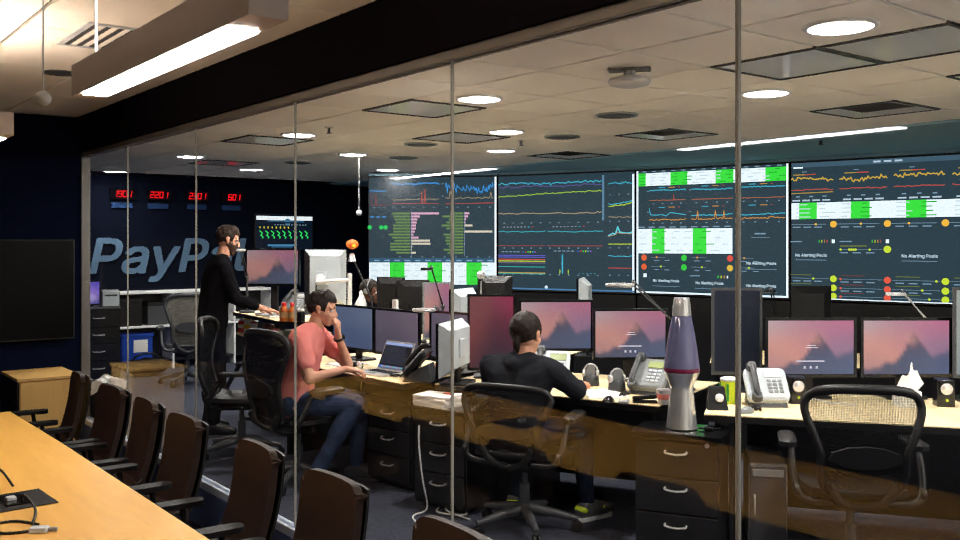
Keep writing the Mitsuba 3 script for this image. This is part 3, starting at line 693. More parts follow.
# drawer pedestals at the desk junctions
def pedestal(label, M, w=.42, d=.5, h=.62, top=.03, overhang=.0, lock=False):
    k = Kit()
    k.add('body', box(-w / 2, w / 2, .02, d, .03, h, .004), 'black_laminate', smooth=False)
    k.add('top', box(-w / 2 - overhang, w / 2 + overhang, -.01 - overhang * .4, d, h, h + top, .004), 'black_gloss', smooth=False)
    zs = np.linspace(.05, h - .01, 4)
    for i in range(3):
        dr_ = k.add('drawer', box(-w / 2 + .006, w / 2 - .006, 0, .02, zs[i] + .004, zs[i + 1] - .004, .003), 'black_laminate', smooth=False)
        zc = zs[i + 1] - .06
        k.add('handle', tube(spline([(-.055, 0.002, zc + .006), (-.052, -.022, zc), (0, -.03, zc - .005), (.052, -.022, zc), (.055, .002, zc + .006)], 16), .0055, 8), 'chrome', parent=dr_, smooth=60)
    if lock: k.add('lock', tf(cyl(.012, 0, .006, 16), TR(w / 2 - .06, 0, h - .02) @ RX(90)), 'chrome')
    for x in (-w / 2 + .05, w / 2 - .05):
        for y in (.08, d - .06): k.add('glide', cyl(.02, 0, .032, 12, c=(x, y)), 'black_plastic')
    return k.put('drawer_pedestal', label, 'drawer unit', M)
pedestal('black drawer unit with chrome handles under the right end of the left desk', TR(-5.34, 3.36) @ RZ(8), .44, .5, .58)
pedestal('black drawer unit under the white paper stack, left of the middle desk', TR(-4.68, 3.31) @ RZ(16), .40, .5, .61, .02, .0)
pedestal('black drawer unit that the lava lamp stands on', TR(-3.205, 3.775) @ RZ(28), .44, .3, .63, .03, .02, True)
# computer tower under the right desk
k = Kit()
k.add('case', box(-.1, .1, 0, .44, .015, .47, .01), 'grey_plastic', smooth=False); k.add('front_panel', box(-.092, .092, -.012, .0, .03, .455, .004), 'dark_grey', smooth=False)
k.add('drive_bay', box(-.08, .08, -.018, -.01, .40, .44, .002), 'grey_plastic', smooth=False); k.add('handle', tube([(-.07, -.012, .3), (-.07, -.03, .29), (-.07, -.03, .2), (-.07, -.012, .19)], .006, 8), 'chrome')
for x in (-.07, .07): k.add('foot', box(x - .02, x + .02, .03, .4, 0, .016), 'black_plastic', smooth=False)
k.put('computer_tower', 'grey computer tower on the floor under the right desk, left of the mesh chair', 'computer', TR(-3.0, 4.28) @ RZ(40))

for i, (x, l) in enumerate([(-7.84, 'black drawer unit under the raised desk, behind the legs of the standing man'), (-7.36, 'black drawer unit under the right end of the raised desk')]):
    pedestal(l, TR(x, 3.66) @ RZ(0), .44, .55, .70)

# ================================================================ MONITORS
def monitor(W, H, drop, pic, stand=True, back='black_plastic', bez=.016, rim='black_gloss', frustum=False, ui=False, dark_side=False):
    k = Kit()
    fr = sg.box(-W / 2, 0, W / 2, H).difference(sg.box(-W / 2 + bez, bez * 1.2, W / 2 - bez, H - bez))
    k.add('bezel', tf(prism(fr, -.012, .006), RX(90)), rim, smooth=False)
    c = Canvas(W - 2 * bez, H - 2.2 * bez, None, 1.0)
    pic(c)
    if ui:
        c.rect(.46, .46, .56, .475, (226, 216, 220)); c.rect(.44, .50, .58, .515, (226, 216, 220)); c.rect(.33, .745, .66, .775, (196, 190, 204))
        for a in (.43, .5, .57): c.circle(a, .87, .007, (200, 200, 210), 10); c.rect(a - .02, .895, a + .02, .905, (170, 176, 190))
    m, col = c.mesh(); m.apply_translation((-W / 2 + bez, .002, bez * 1.2))
    k.add('screen', m, 'screen_glass', emit='vertex', weight=0.0, color=col)
    if frustum:
        i = min(W, H) * .19
        a_, b_ = (i * .3, i * 1.1) if dark_side else (i, i * .35)
        p = [(x, .012, z) for x in (-W / 2, W / 2) for z in (0, H)] + [(x, .085, z) for x in (-W / 2 + a_, W / 2 - b_) for z in (i * .8, H - i * .75)]
        k.add('back_case', hullm(p), back, smooth=False)
        if dark_side:
            q = np.array([(W / 2, .012, .004), (W / 2, .012, H - .004), (W / 2 - b_, .085, H - i * .75), (W / 2 - b_, .085, i * .8)])
            k.add('side_bevel', hullm(np.vstack([q, q + (.003, .003, 0)])), 'black_plastic', smooth=False)
        k.add('vesa_plate', box(-.06, .06, .085, .1, H / 2 - .06, H / 2 + .06, .004), 'light_plastic', smooth=False)
    else:
        p = [(x, .012, z) for x in (-W / 2 + .002, W / 2 - .002) for z in (.002, H - .002)] + [(x, .05, z) for x in (-W / 2 + .07, W / 2 - .07) for z in (.06, H - .06)]
        k.add('back_case', hullm(p), back, smooth=False)
    if stand:
        st = k.add('stand', cat(box(-.035, .035, .05, .075, -drop + .012, H * .55, .006)), 'black_plastic', smooth=False)
        k.add('base', tf(prism(rrect(.24, .19, .03), 0, .014), TR(0, .06, -drop)), 'black_plastic', parent=st, smooth=30)
    return k
def dimfield(stops, f=1.0): return lambda c: c.field(lambda A, B: srgb_field(A, B, stops) * f, 16, 12)
def wp(dim): return lambda c: c.field(lambda A, B: wallpaper(A, B, dim))
def place_monitor(kit, label, u, d, z, yaw, name='monitor', group=None):
    p = at(u, d); return kit.put(name, label, 'monitor', TR(p[0], p[1], z) @ RZ(yaw), group)
slate = [(0, 0, .6, (84, 96, 122)), (1, 0, .5, (96, 106, 128)), (.5, 1, .6, (66, 80, 112))]
mauve = [(0, 0, .5, (92, 84, 98)), (1, .2, .5, (106, 92, 106)), (.5, 1, .6, (72, 68, 84))]
redp = [(0, 0, .5, (142, 88, 88)), (1, 0, .45, (170, 62, 96)), (.1, .5, .4, (150, 76, 76)), (.7, .45, .25, (98, 52, 66)), (.5, .8, .4, (60, 50, 66)), (.5, 1, .4, (48, 46, 60)), (1, .6, .3, (88, 52, 66))]
navy = [(0, 0, .6, (38, 42, 56)), (1, 1, .6, (22, 26, 36)), (.4, .5, .4, (31, 36, 50))]
k = monitor(.545, .345, .08, dimfield(slate)); k.put('monitor', 'slate blue monitor in front of the man in the pink shirt', 'monitor', TR(-6.33, 3.66, .82) @ RZ(6))
k = monitor(.545, .345, .08, dimfield(mauve)); k.put('monitor', 'mauve grey monitor behind the open laptop', 'monitor', TR(-5.765, 3.70, .82) @ RZ(5))
k = monitor(.46, .345, .085, dimfield(mauve, 1.05)); k.put('monitor', 'mauve grey monitor behind the black desk phone on the left desk', 'monitor', TR(-5.255, 3.84, .825) @ RZ(10))
k = monitor(.5, .345, .06, dimfield(slate, .6), back='light_plastic', frustum=True)
p = at(455, 6.0); k.put('monitor', 'grey backed monitor seen from its side, left of the red portrait monitor', 'monitor', TR(p[0] - .08, p[1] + .01, .80) @ RZ(-54))
k = monitor(.325, .515, .05, dimfield(redp, .62)); place_monitor(k, 'tall portrait monitor with a dim red picture, left of the man in the black hoodie', 491.5, 6.29, .79, 52)
k = monitor(.50, .345, .185, wp(.92)); place_monitor(k, 'pink wallpaper monitor right behind the head of the man in the black hoodie', 556, 6.25, .925, 54)
k = monitor(.50, .342, .132, wp(.95), ui=True); place_monitor(k, 'pink monitor with a login prompt, left of the lava lamp', 630.5, 6.2, .872, 54)
k = monitor(.308, .53, .105, dimfield(navy, .8), rim='dark_grey'); place_monitor(k, 'dark portrait monitor right of the lava lamp', 737, 5.7, .845, 52)
k = monitor(.537, .348, .125, wp(1.1), ui=True); place_monitor(k, 'left pink monitor of the pair behind the empty mesh chair, with a login prompt', 811, 5.45, .865, 53)
k = monitor(.537, .348, .125, wp(1.1)); place_monitor(k, 'right pink monitor of the pair behind the empty mesh chair, without a prompt', 906.5, 5.45, .865, 53)
k = monitor(.31, .52, .135, dimfield([(0, 0, .5, (150, 156, 150)), (1, 1, .5, (110, 120, 130))]), rim='dark_grey'); place_monitor(k, 'portrait monitor cut off by the right edge of the picture', 981, 5.35, .875, 50)
k = monitor(.53, .35, .248, wp(.8)); place_monitor(k, 'pink wallpaper monitor on the standing desk, facing the standing man', 272.5, 8.8, 1.248, 46)
k = monitor(.40, .50, .06, dimfield(slate), stand=False, back='light_plastic', frustum=True, dark_side=True)
k.add('monitor_arm', cat(tube(spline([(0, .10, .25), (-.02, .2, .22), (-.18, .22, .235), (-.30, .16, .24)], 18), .017, 10), tube([(-.30, .16, .30), (-.30, .16, -.085)], .02, 12), cyl(.05, -.09, -.07, 20, .004, (-.30, .16))), 'white_paint', smooth=50)
k.add('knob', tf(cyl(.04, 0, .03, 20, .004), TR(0, .13, .25) @ RX(90)), 'white_paint'); k.add('cable', tube(spline([(.05, .09, .2), (.03, .13, .1), (.0, .1, .02), (-.1, .12, -.05)], 18), .006, 6), 'black_plastic')
place_monitor(k, 'silver backed monitor on a white arm seen from behind, above the pink shirted man', 326, 8.25, 1.092, 216)
# rear row
k = monitor(.30, .52, .11, dimfield(navy, .5)); place_monitor(k, 'black backed portrait monitor of the rear row, above the red portrait monitor', 495, 8.0, .85, 232)
k = monitor(.315, .53, .04, dimfield(navy, .5)); place_monitor(k, 'black backed portrait monitor before the gauges display, above the right pair', 811, 7.4, .78, 232)
k = monitor(.30, .52, .07, dimfield(navy, .5)); place_monitor(k, 'black monitor of the rear row right of the person with the headset', 391, 8.75, .81, 205)
k = monitor(.25, .50, .07, wp(.9), rim='grey_plastic'); place_monitor(k, 'small lit pink monitor of the rear row, left of a glass joint', 437, 8.1, .81, 52)
k = monitor(.30, .50, .07, dimfield(navy, .5)); place_monitor(k, 'black monitor of the rear row left of the small lit pink monitor', 413, 8.6, .81, 240)
k = monitor(.42, .46, .08, dimfield(slate, .6), back='light_plastic', frustum=True); place_monitor(k, 'silver backed monitor seen edge on, left above the red portrait monitor', 461, 7.6, .82, -62)
k = monitor(.42, .46, .17, dimfield(slate, .6), back='light_plastic', frustum=True); place_monitor(k, 'pale monitor seen edge on above the pink monitor in the middle', 580, 7.5, .91, -50)

# ================================================================ MEETING ROOM
TZ = .49
k = Kit()
top = sg.Polygon([(-7.12, .42), (-7.06, 1.38), (-5.8, 1.40), (-3.4, 1.40), (-1.3, 1.36), (-1.3, .44), (-3.4, .40), (-5.8, .40)])
k.add('tabletop', prism(top, TZ - .04, TZ), 'table_wood', smooth=False)
k.add('edge_band', prism(top.buffer(.004).difference(top.buffer(-.02)), TZ - .038, TZ - .004), 'table_wood', smooth=False)
for x in (-6.0, -4.2, -2.4): k.add('pedestal_leg', cat(box(x - .06, x + .06, .6, 1.2, FM + .04, TZ - .04, .01), box(x - .2, x + .2, .55, 1.25, FM, FM + .04, .01)), 'black_laminate', smooth=False)
k.put('meeting_table', 'long orange maple meeting table in the foreground', 'table')
k = Kit()
k.add('plate', box(-.15, .15, -.15, .15, 0, .005, .002), 'black_plastic', smooth=False); k.add('socket_row', box(-.09, .09, -.05, .05, .003, .012, .002), 'black_gloss', smooth=False)
k.add('plug', box(-.02, .02, -.03, .01, .008, .026, .003), 'light_plastic', smooth=False)
PB = at(13, 4.18); k.put('table_power_box', 'square black power box set in the meeting table', 'power box', TR(PB[0], PB[1], TZ) @ RZ(3))
a = at(33, 3.86, TZ + .006); b = at(22, 4.1, TZ + .02)
one('cable', tube(spline([b, b + (.03, 0, .04), (b + a) / 2 + (0, .03, .01), a, a + (.12, -.04, .0), a + (.08, -.14, 0), a + (-.05, -.15, 0), a + (-.06, -.06, 0), a + (.05, .01, 0)], 60), .0055, 6), 'black_plastic', 'black cable looping out of the power box on the meeting table', 'cable', smooth=60)
k = Kit(); k.add('shell', box(-.035, .035, -.022, .022, 0, .022, .004), 'light_plastic'); k.add('boot', box(.035, .07, -.009, .009, .004, .017, .002), 'grey_plastic')
k.put('cable_plug', 'pale plug at the end of the black cable on the meeting table', 'plug', TR(*at(39, 3.74)[:2], TZ) @ RZ(60))
p0 = at(0, 4.4, TZ + .01)
one('cable', tube(spline([p0 + (-.25, -.1, 0), p0 + (-.1, -.03, .06), p0 + (0, 0, .08), p0 + (.03, .05, .0)], 24), .0055, 6), 'black_plastic', 'short black cable arching at the left edge of the meeting table', 'cable', smooth=60)
# credenza by the end wall
k = Kit(); CX0, CX1, CY0, CY1, CZ = -9.01, -8.37, 1.69, 2.19, .53
k.add('top', box(CX0, CX1, CY0, CY1, CZ - .025, CZ, .003), 'credenza_wood', smooth=False); k.add('body', box(CX0 + .01, CX1 - .02, CY0 + .02, CY1 - .01, FM + .05, CZ - .025, .002), 'credenza_wood', smooth=False)
k.add('door', box(CX1 - .02, CX1 - .005, CY0 + .025, CY1 - .015, FM + .07, CZ - .035, .002), 'credenza_wood', smooth=False); k.add('side_panel', box(CX0 + .01, CX1 - .03, CY0 + .002, CY0 + .02, FM + .05, CZ - .028), 'black_laminate', smooth=False); k.add('kick_board', box(CX0 + .03, CX1 - .05, CY0 + .04, CY1 - .04, FM, FM + .05), 'black_laminate', smooth=False)
k.put('credenza', 'pale wooden credenza at the far end of the meeting room', 'cabinet')
# meeting chairs, facing +y in local coordinates
def meeting_chair():
    k = Kit()
    def back(a, b):
        x = (2 * a - 1); w = (.222 + .008 * b) * (1 - .06 * max(0, b - .93) / .07 * 1.0)
        z = .42 + .51 * b; y = -.21 - .10 * b - .025 * math.sin(b * 3) + .022 * x * x
        return (x * w, y, z - .03 * abs(x) ** 10 * (b > .9))
    m = grid(back, 21, 18, .034); m.fix_normals()
    k.add('backrest', m, 'leather', smooth=40)
    k.add('back_shell', grid(lambda a, b: np.array(back(.08 + .84 * a, .05 + .9 * b)) + (0, -.045, 0), 12, 12, .012), 'black_plastic', smooth=40)
    def seat(a, b):
        x = 2 * a - 1; y = -.22 + .46 * b
        return (x * (.235 - .02 * (1 - b)), y, .455 + .012 * math.cos(x * 1.5) - .02 * max(0, b - .8) * 5 + .01 * x * x)
    m = grid(seat, 14, 14, .06); m.fix_normals()
    k.add('seat', m, 'leather', smooth=45)
    for s in (-1, 1):
        ap = k.add('armrest', cat(tube([(s * .225, -.05, .42), (s * .26, -.03, .44), (s * .262, .0, .62)], .014, 10), tube([(s * .235, -.19, .50), (s * .25, -.15, .47), (s * .225, -.05, .42)], .012, 8)), 'black_plastic', smooth=50)
        k.add('arm_pad', tf(prism(rrect(.09, .25, .04), 0, .026), TR(s * .262, .02, .615)), 'black_plastic', smooth=30, parent=ap)
    k.add('gas_column', cat(cyl(.028, .10, .3, 16), cyl(.016, .28, .41, 16), box(-.09, .09, -.1, .1, .375, .41, .01)), 'black_metal')
    for i in range(5):
        a = math.radians(72 * i + 18); d = np.array([math.cos(a), math.sin(a), 0])
        lg = k.add('base_leg', tube([d * .02 + (0, 0, .115), d * .16 + (0, 0, .10), d * .29 + (0, 0, .075)], [.03, .024, .016], 8), 'black_metal', smooth=50)
        k.add('caster', tf(cyl(.029, -.022, .022, 16, .006), TR(*(d * .28 + (0, 0, .03))) @ RZ(72 * i + 18 + 90) @ RY(90)), 'black_plastic', parent=lg)
    return k
KC = meeting_chair()
for x, yaw, l in [(-7.34, 174, 'farthest brown leather meeting chair, next to the credenza'), (-6.50, 183, 'brown leather meeting chair before the waste bin, second from the far end'), (-5.84, 177, 'third brown leather meeting chair from the far end of the table'),
                  (-5.14, 181, 'fourth brown leather meeting chair from the far end, the middle one of the row'), (-4.22, 178, 'third brown leather meeting chair from the near end, before the pink shirted man\'s chair'), (-3.44, 182, 'second nearest brown leather meeting chair, only the upper backrest in view'), (-2.58, 179, 'nearest brown leather meeting chair, only a corner of the backrest at the bottom edge')]:
    KC.put('meeting_chair', l, 'chair', TR(x, 1.60 + .01 * ((x * 37) % 3), FM) @ RZ(yaw), 'brown chairs along the meeting table')

# ================================================================ MESH TASK CHAIRS (facing +y)
def mesh_chair(frame='black_plastic', net='mesh_black', pad='black_plastic', nv=72, nh=66, bs=1.0, dense=False):
    k = Kit()
    HW = [(0, .17), (.1, .19), (.22, .19), (.34, .225), (.44, .258), (.5, .262), (.55, .24), (.585, .17)]
    zs, ws = zip(*HW)
    def pt(x, z):
        w = float(np.interp(z, zs, ws)); y = -.23 - .10 * z - .05 * math.sin(min(z, .5) * 6) + .16 * x * x / .26
        return np.array((x, y, .47 + z * bs))
    def hw(z): return float(np.interp(z, zs, ws))
    loop = [(-.12, .005), (-.165, .03), (-.19, .12), (-.19, .22), (-.225, .34), (-.256, .44), (-.258, .505), (-.225, .56), (-.14, .585), (0, .59)]
    L = loop + [(-x, z) for x, z in loop[-2::-1]]
    P = spline([pt(x, z) for x, z in L], 90, closed=True)
    k.add('back_frame', tube(P, [.019 + .004 * (1 if q[2] > .95 else 0) for q in P], 10, closed=True), frame, smooth=60)
    poly = sg.Polygon(L)
    strips = []
    def ribbon(pts, wdir, wd):
        pts = np.array(pts); a = pts + wdir * wd / 2; b = pts - wdir * wd / 2; n = len(pts)
        V = np.vstack([a, b]); F = []
        for i in range(n - 1): F += [(i, i + 1, n + i + 1), (i, n + i + 1, n + i)]
        return trimesh.Trimesh(V, np.array(F), process=False)
    for x in np.linspace(-.25, .25, nv):
        seg = poly.intersection(sg.LineString([(x, -.1), (x, .7)]))
        for s_ in getattr(seg, 'geoms', [seg]):
            if s_.is_empty or s_.length < .02: continue
            zz = np.linspace(s_.coords[0][1], s_.coords[-1][1], 9)
            strips.append(ribbon([pt(x, z) for z in zz], np.array([1, 0, 0]), (.0030 if not dense else .0058)))
    for z in np.linspace(.01, .58, nh):
        seg = poly.intersection(sg.LineString([(-.4, z), (.4, z)]))
        for s_ in getattr(seg, 'geoms', [seg]):
            if s_.is_empty or s_.length < .02: continue
            xx = np.linspace(s_.coords[0][0], s_.coords[-1][0], 9)
            strips.append(ribbon([pt(x, z) for x in xx], np.array([0, 0, 1]), (.0022 if not dense else .0068)))
    k.add('backrest_mesh', cat(strips), net, smooth=False, kind='stuff')
    lp = hullm([p + (0, dy, 0) for p in (pt(x, z) + (0, -.02, 0) for x, z in [(-.16, .2), (-.15, .245), (-.08, .275), (0, .285), (.08, .275), (.15, .245), (.16, .2), (.1, .17), (0, .155), (-.1, .17)]) for dy in (-.012, .012)])
    k.add('lumbar_pad', lp, frame, smooth=30)
    def seat(a, b):
        x = 2 * a - 1; y = -.2 + .45 * b
        return (x * (.245 - .03 * (1 - b) ** 2), y, .455 + .02 * x * x - .03 * max(0, b - .75) * 3 + .012 * max(0, .2 - b) * 5)
    m = grid(seat, 14, 14, .03); m.fix_normals(); k.add('seat', m, pad, smooth=45)
    for s in (-1, 1):
        ar = k.add('armrest', cat(tube(spline([(s * .13, -.2, .42), (s * .25, -.2, .43), (s * .29, -.17, .5), (s * .295, -.08, .66)], 16), .018, 10), tf(cyl(.028, -.012, .012, 16, .003), TR(s * .285, -.19, .47) @ RY(90))), frame, smooth=50)
        k.add('arm_pad', tf(hullm(np.vstack([tf(prism(rrect(.085, .28, .04), -.01, .012), TR()).vertices, tf(prism(rrect(.06, .24, .03), .012, .024), TR()).vertices])), TR(s * .295, .03, .665) @ RZ(s * 6)), pad, smooth=40, parent=ar)
    yk = k.add('back_yoke', cat(tube(spline([(-.15, -.255, .52), (-.1, -.25, .44), (0, -.2, .40), (.1, -.25, .44), (.15, -.255, .52)], 20), .02, 10), box(-.1, .1, -.16, .12, .365, .425, .02), tf(cyl(.022, .1, .16, 14, .004), TR(0, .02, .395) @ RY(90)), tf(cyl(.018, -.17, -.1, 14, .004), TR(0, -.05, .395) @ RY(90))), frame, smooth=50)
    k.add('gas_column', cat(cyl(.03, .1, .27, 18), cyl(.019, .25, .37, 18)), 'dark_grey')
    for i in range(5):
        a = math.radians(72 * i + 90); d = np.array([math.cos(a), math.sin(a), 0])
        lg = k.add('base_leg', tube([d * .02 + (0, 0, .125), d * .16 + (0, 0, .105), d * .31 + (0, 0, .075)], [.034, .026, .018], 8), 'dark_grey' if frame == 'black_plastic' else frame, smooth=50)
        k.add('caster', cat([tf(cyl(.03, o, o + .018, 16, .004), TR(*(d * .30 + (0, 0, .031))) @ RZ(72 * i) @ RY(90)) for o in (-.022, .005)]), 'black_plastic', parent=lg)
    return k
KA = mesh_chair(bs=.85)
KA.put('mesh_chair', 'empty black mesh chair at the right, its back to the glass', 'chair', TR(-2.52, 4.27) @ RZ(43), 'black mesh chairs at the desks')
KM = mesh_chair(bs=.66)
KM.put('mesh_chair', 'black mesh chair that the man in the black hoodie sits in', 'chair', TR(-4.09, 3.50) @ RZ(26), 'black mesh chairs at the desks')
KD = mesh_chair(dense=True)
KD.put('mesh_chair', 'black mesh chair that the man in the pink shirt sits in', 'chair', TR(-5.80, 2.93) @ RZ(6), 'black mesh chairs at the desks')
KD.put('mesh_chair', 'empty dark mesh chair between the standing man and the man in pink', 'chair', TR(-6.86, 2.98) @ RZ(-35), 'black mesh chairs at the desks')
KG = mesh_chair('dark_grey', 'mesh_soft', 'dark_grey', dense=True)
KG.put('mesh_chair', 'grey mesh chair far back in front of the low shelf', 'chair', TR(*at(187, 10.9)[:2]) @ RZ(75))
KA.put('mesh_chair', 'dark chair of the person with the headset, hidden by monitors', 'chair', TR(-8.12, 4.73) @ RZ(-53), 'black mesh chairs at the desks')

# ================================================================ PEOPLE (facing +y in local coordinates)
SPH = {}
def sph(c, r):
    if r not in SPH: SPH[r] = mf.Manifold.sphere(r, 20)
    return SPH[r].translate(tuple(map(float, c)))
def bone(p, q, rp, rq): return mf.Manifold.batch_hull([sph(p, rp), sph(q, rq)])
def blob(*cr): return mf.Manifold.batch_hull([sph(c, r) for c, r in cr])
def union(ms): return mf.Manifold.batch_boolean(ms, mf.OpType.Add)
def to_tm(m):
    h = m.to_mesh(); t = trimesh.Trimesh(np.array(h.vert_properties[:, :3], float), np.array(h.tri_verts), process=False); t.merge_vertices(); return t
def to_mf(t): return mf.Manifold(mf.Mesh(np.asarray(t.vertices, np.float32), np.asarray(t.faces, np.uint32)))
def soften(m, res, it):
    t = to_tm(m.refine_to_length(res)); trimesh.smoothing.filter_taubin(t, lamb=.5, nu=.52, iterations=it); return t
def hand(w, fwd, palm, side, curl=.5, spread=.12):
    """Hand from the wrist w along fwd; palm = direction the palm looks to; side = +1 right hand. A palm, four fingers, a thumb."""
    f = np.array(fwd, float); f /= np.linalg.norm(f); n = np.array(palm, float); n -= f * (n @ f); n /= np.linalg.norm(n)
    x = np.cross(f, n) * side          # towards the thumb side
    w = np.array(w, float); K = []
    base = [w + f * .085 + x * o for o in (.03, .010, -.011, -.031)]
    K.append(blob((w, .022), (w + x * .012, .018), (base[0] - f * .008, .0135), (base[3] - f * .014, .0125)))
    K.append(blob((w + f * .02 + x * .02, .017), (w + f * .05 + x * .026, .014)))
    for b, L, o in zip(base, (.072, .08, .074, .058), (.5, .15, -.15, -.5)):
        d = f + x * o * spread; d /= np.linalg.norm(d); p = b; a = curl * .5; r = .0094
        for q, fr in enumerate((.45, .31, .24)):
            dd = d * math.cos(a) + n * math.sin(a); e = p + dd * L * fr
            K.append(bone(p, e, r, r * .92)); p = e; r *= .92; a += curl * (1.1 + .15 * q)
    t0 = w + f * .028 + x * .028; t1 = t0 + (f * .5 + x * .6 + n * .45) * .042; t2 = t1 + (f * .85 + x * .15 + n * .35) * .033; t3 = t2 + (f * .9 + n * .4 - x * .1) * .024
    K += [bone(t0, t1, .0135, .011), bone(t1, t2, .011, .0095), bone(t2, t3, .0095, .0085)]
    return union(K)
def frame_of(fwd, up=(0, 0, 1)):
    f = np.array(fwd, float); f /= np.linalg.norm(f); u = np.array(up, float); u -= f * (u @ f); u /= np.linalg.norm(u); x = np.cross(f, u)
    M = np.eye(4); M[:3, 0], M[:3, 1], M[:3, 2] = x, f, u; return M
def ell(c, s, n=28): return mf.Manifold.sphere(1.0, n).scale(tuple(s)).translate(tuple(c))
def head_mf():
    """Head about its centre, face to +y, about 0.235 m tall."""
    sk = ell((0, -.012, .03), (.074, .096, .088)); 
    jaw = mf.Manifold.batch_hull([ell((0, .045, -.03), (.055, .045, .05)), ell((0, .058, -.088), (.026, .024, .02)), ell((0, -.02, -.02), (.064, .06, .05))])
    brow = mf.Manifold.batch_hull([ell((-.036, .068, .026), (.02, .018, .012)), ell((.036, .068, .026), (.02, .018, .012))])
    nose = mf.Manifold.batch_hull([ell((0, .083, .012), (.009, .01, .01)), ell((0, .104, -.024), (.0115, .012, .011)), ell((-.013, .088, -.03), (.008, .01, .008)), ell((.013, .088, -.03), (.008, .01, .008))])
    chk = [ell((s * .036, .052, -.022), (.024, .026, .026)) for s in (-1, 1)]
    lips = [ell((0, .082, -.052), (.024, .012, .007)), ell((0, .080, -.062), (.021, .012, .008))]
    ears = [mf.Manifold.batch_hull([ell((s * .076, -.012, .012), (.008, .018, .022)), ell((s * .072, -.004, -.02), (.006, .010, .012))]) for s in (-1, 1)]
    return union([sk, jaw, brow, nose] + chk + lips + ears)
def hair_mf(style):
    cap = ell((0, -.014, .034), (.0805, .1035, .0945)).refine_to_length(.012)
    t = to_tm(cap)
    v = t.vertices; amp = .007 if style == 'messy' else .003
    v += (meshkit.noise(v * 60 + 5)[:, None] - .4) * amp * 2 * (v / (np.linalg.norm(v, axis=1, keepdims=True) + 1e-6))
    if style != 'slick': v[:, 2] += np.where((v[:, 1] > 0) & (v[:, 2] > .07), .012, 0)
    cap = to_mf(t)
    face = mf.Manifold.cube((.3, .2, .3)).translate((-.15, .034, -.228)).rotate((-8, 0, 0))
    low = mf.Manifold.cube((.3, .3, .2)).translate((-.15, -.02, -.205))
    nape = mf.Manifold.cube((.3, .3, .2)).translate((-.15, -.2, -.255 if style != 'slick' else -.265))
    return to_tm(cap - face - low - nape)
def person(name, label, J, M, top='black_cloth', sleeve=.6, bottom='dark_denim', shoes='black_plastic', hair=('messy', 'hair_brown'), beard=False, skin='skin', hands=None, hood=False, laces=None, watch=None, headset=False, shoe_label=None):
    k = Kit(); A = {q: np.array(p, float) for q, p in J.items() if q not in ('look', 'up', 'headscale', 'seated', 'face')}
    for q in ('shoulder', 'elbow', 'wrist', 'hip', 'knee', 'ankle', 'toe'):
        for s in 'LR': assert q + s in A
    HM = frame_of(J['look']); HM[:3, :3] *= J.get('headscale', 1.0); HM[:3, 3] = A['head']
    # one continuous body
    def torso(e):
        sp = A['shoulderR'] - A['shoulderL']; ux = sp / np.linalg.norm(sp)
        pz, wz, cz = A['pelvis'], A['waist'], A['chest']
        fw = np.array(frame_of(J.get('face', (0, 1, 0)))[:3, 1])
        hx = np.array([1.0, 0, 0])
        lo = blob((pz - hx * .075, .105 + e), (pz + hx * .075, .105 + e), (wz - hx * .06, .098 + e), (wz + hx * .06, .098 + e))
        mid = blob((wz - hx * .06, .098 + e), (wz + hx * .06, .098 + e), (cz - ux * .085, .104 + e), (cz + ux * .085, .104 + e))
        up = blob((cz - ux * .085, .104 + e), (cz + ux * .085, .104 + e), (A['shoulderL'] + ux * .02, .062 + e), (A['shoulderR'] - ux * .02, .062 + e), (A['neck'] - (0, 0, .03), .055 + e))
        return [lo, mid, up]
    def arm(s, e=0, f=1.0):
        el, wr = A['elbow' + s], A['wrist' + s]; out = [bone(A['shoulder' + s], el, .056 + e, .043 + e)]
        if f > 0: out.append(bone(el, el + (wr - el) * f, .043 + e, (.043 + (.027 - .043) * f) + e))
        return out
    def leg(s, e=0, f=1.0):
        kn, an = A['knee' + s], A['ankle' + s]
        return [bone(A['hip' + s], kn, .085 + e, .058 + e), bone(kn, kn + (an - kn) * f, .058 + e, .058 + (.04 - .058) * f + e), bone(kn + (an - kn) * .05, kn + (an - kn) * .45, .058 + e, .056 + e)]
    neck = bone(A['neck'] - (0, 0, .03), A['head'] - np.array(HM[:3, 1]) * .02 - (0, 0, .05), .056, .053)
    body = union(torso(-.006) + arm('L', -.004) + arm('R', -.004) + leg('L', -.008) + leg('R', -.008) + [neck] + [bone(A['ankle' + s], A['toe' + s] - (0, 0, .022), .034, .02) for s in 'LR'])
    bt = to_mf(soften(body, .022, 8))
    hm = to_mf(soften(head_mf(), .009, 3)).transform(HM[:3, :4])
    hs = []
    for s in 'LR':
        fwd, palm, curl = hands[s]
        sgn = 1 if s == 'R' else -1
        hs.append(to_mf(soften(hand(A['wrist' + s], fwd, palm, sgn, curl), .005, 2)))
    k.add('body', to_tm(union([bt, hm] + hs)), skin, smooth=60)
    # clothes
    def cloth(ms, res=.018, it=10, wr=.011, seed=1):
        t = soften(union(ms), res, it)
        n = np.array(t.vertex_normals); v = t.vertices
        t.vertices = v + n * ((meshkit.fbm(v * np.array([14, 14, 9]) + seed, 3) - .5) * 2 * wr)[:, None]
        return t
    sl = sleeve
    shirt = torso(.012)
    for s in 'LR':
        el, sh = A['elbow' + s], A['shoulder' + s]
        if sl <= .6 and sl > 0 and sl != .6: shirt.append(bone(sh, sh + (el - sh) * sl, .07, .064))
        else: shirt += arm(s, .013, .62)
    if hood:
        nb = A['neck']; shirt.append(blob((nb + (-.085, -.04, -.035), .05), (nb + (.085, -.04, -.035), .05), (nb + (0, -.095, -.04), .055), (nb + (0, -.06, -.12), .05)))
        shirt += [bone(nb + (sx * .07, -.05, -.02), nb + (sx * .05, .06, -.06), .034, .026) for sx in (-1, 1)]
    sm = cloth(shirt)
    k.add('hoodie' if hood else 'shirt', sm, top, smooth=60)
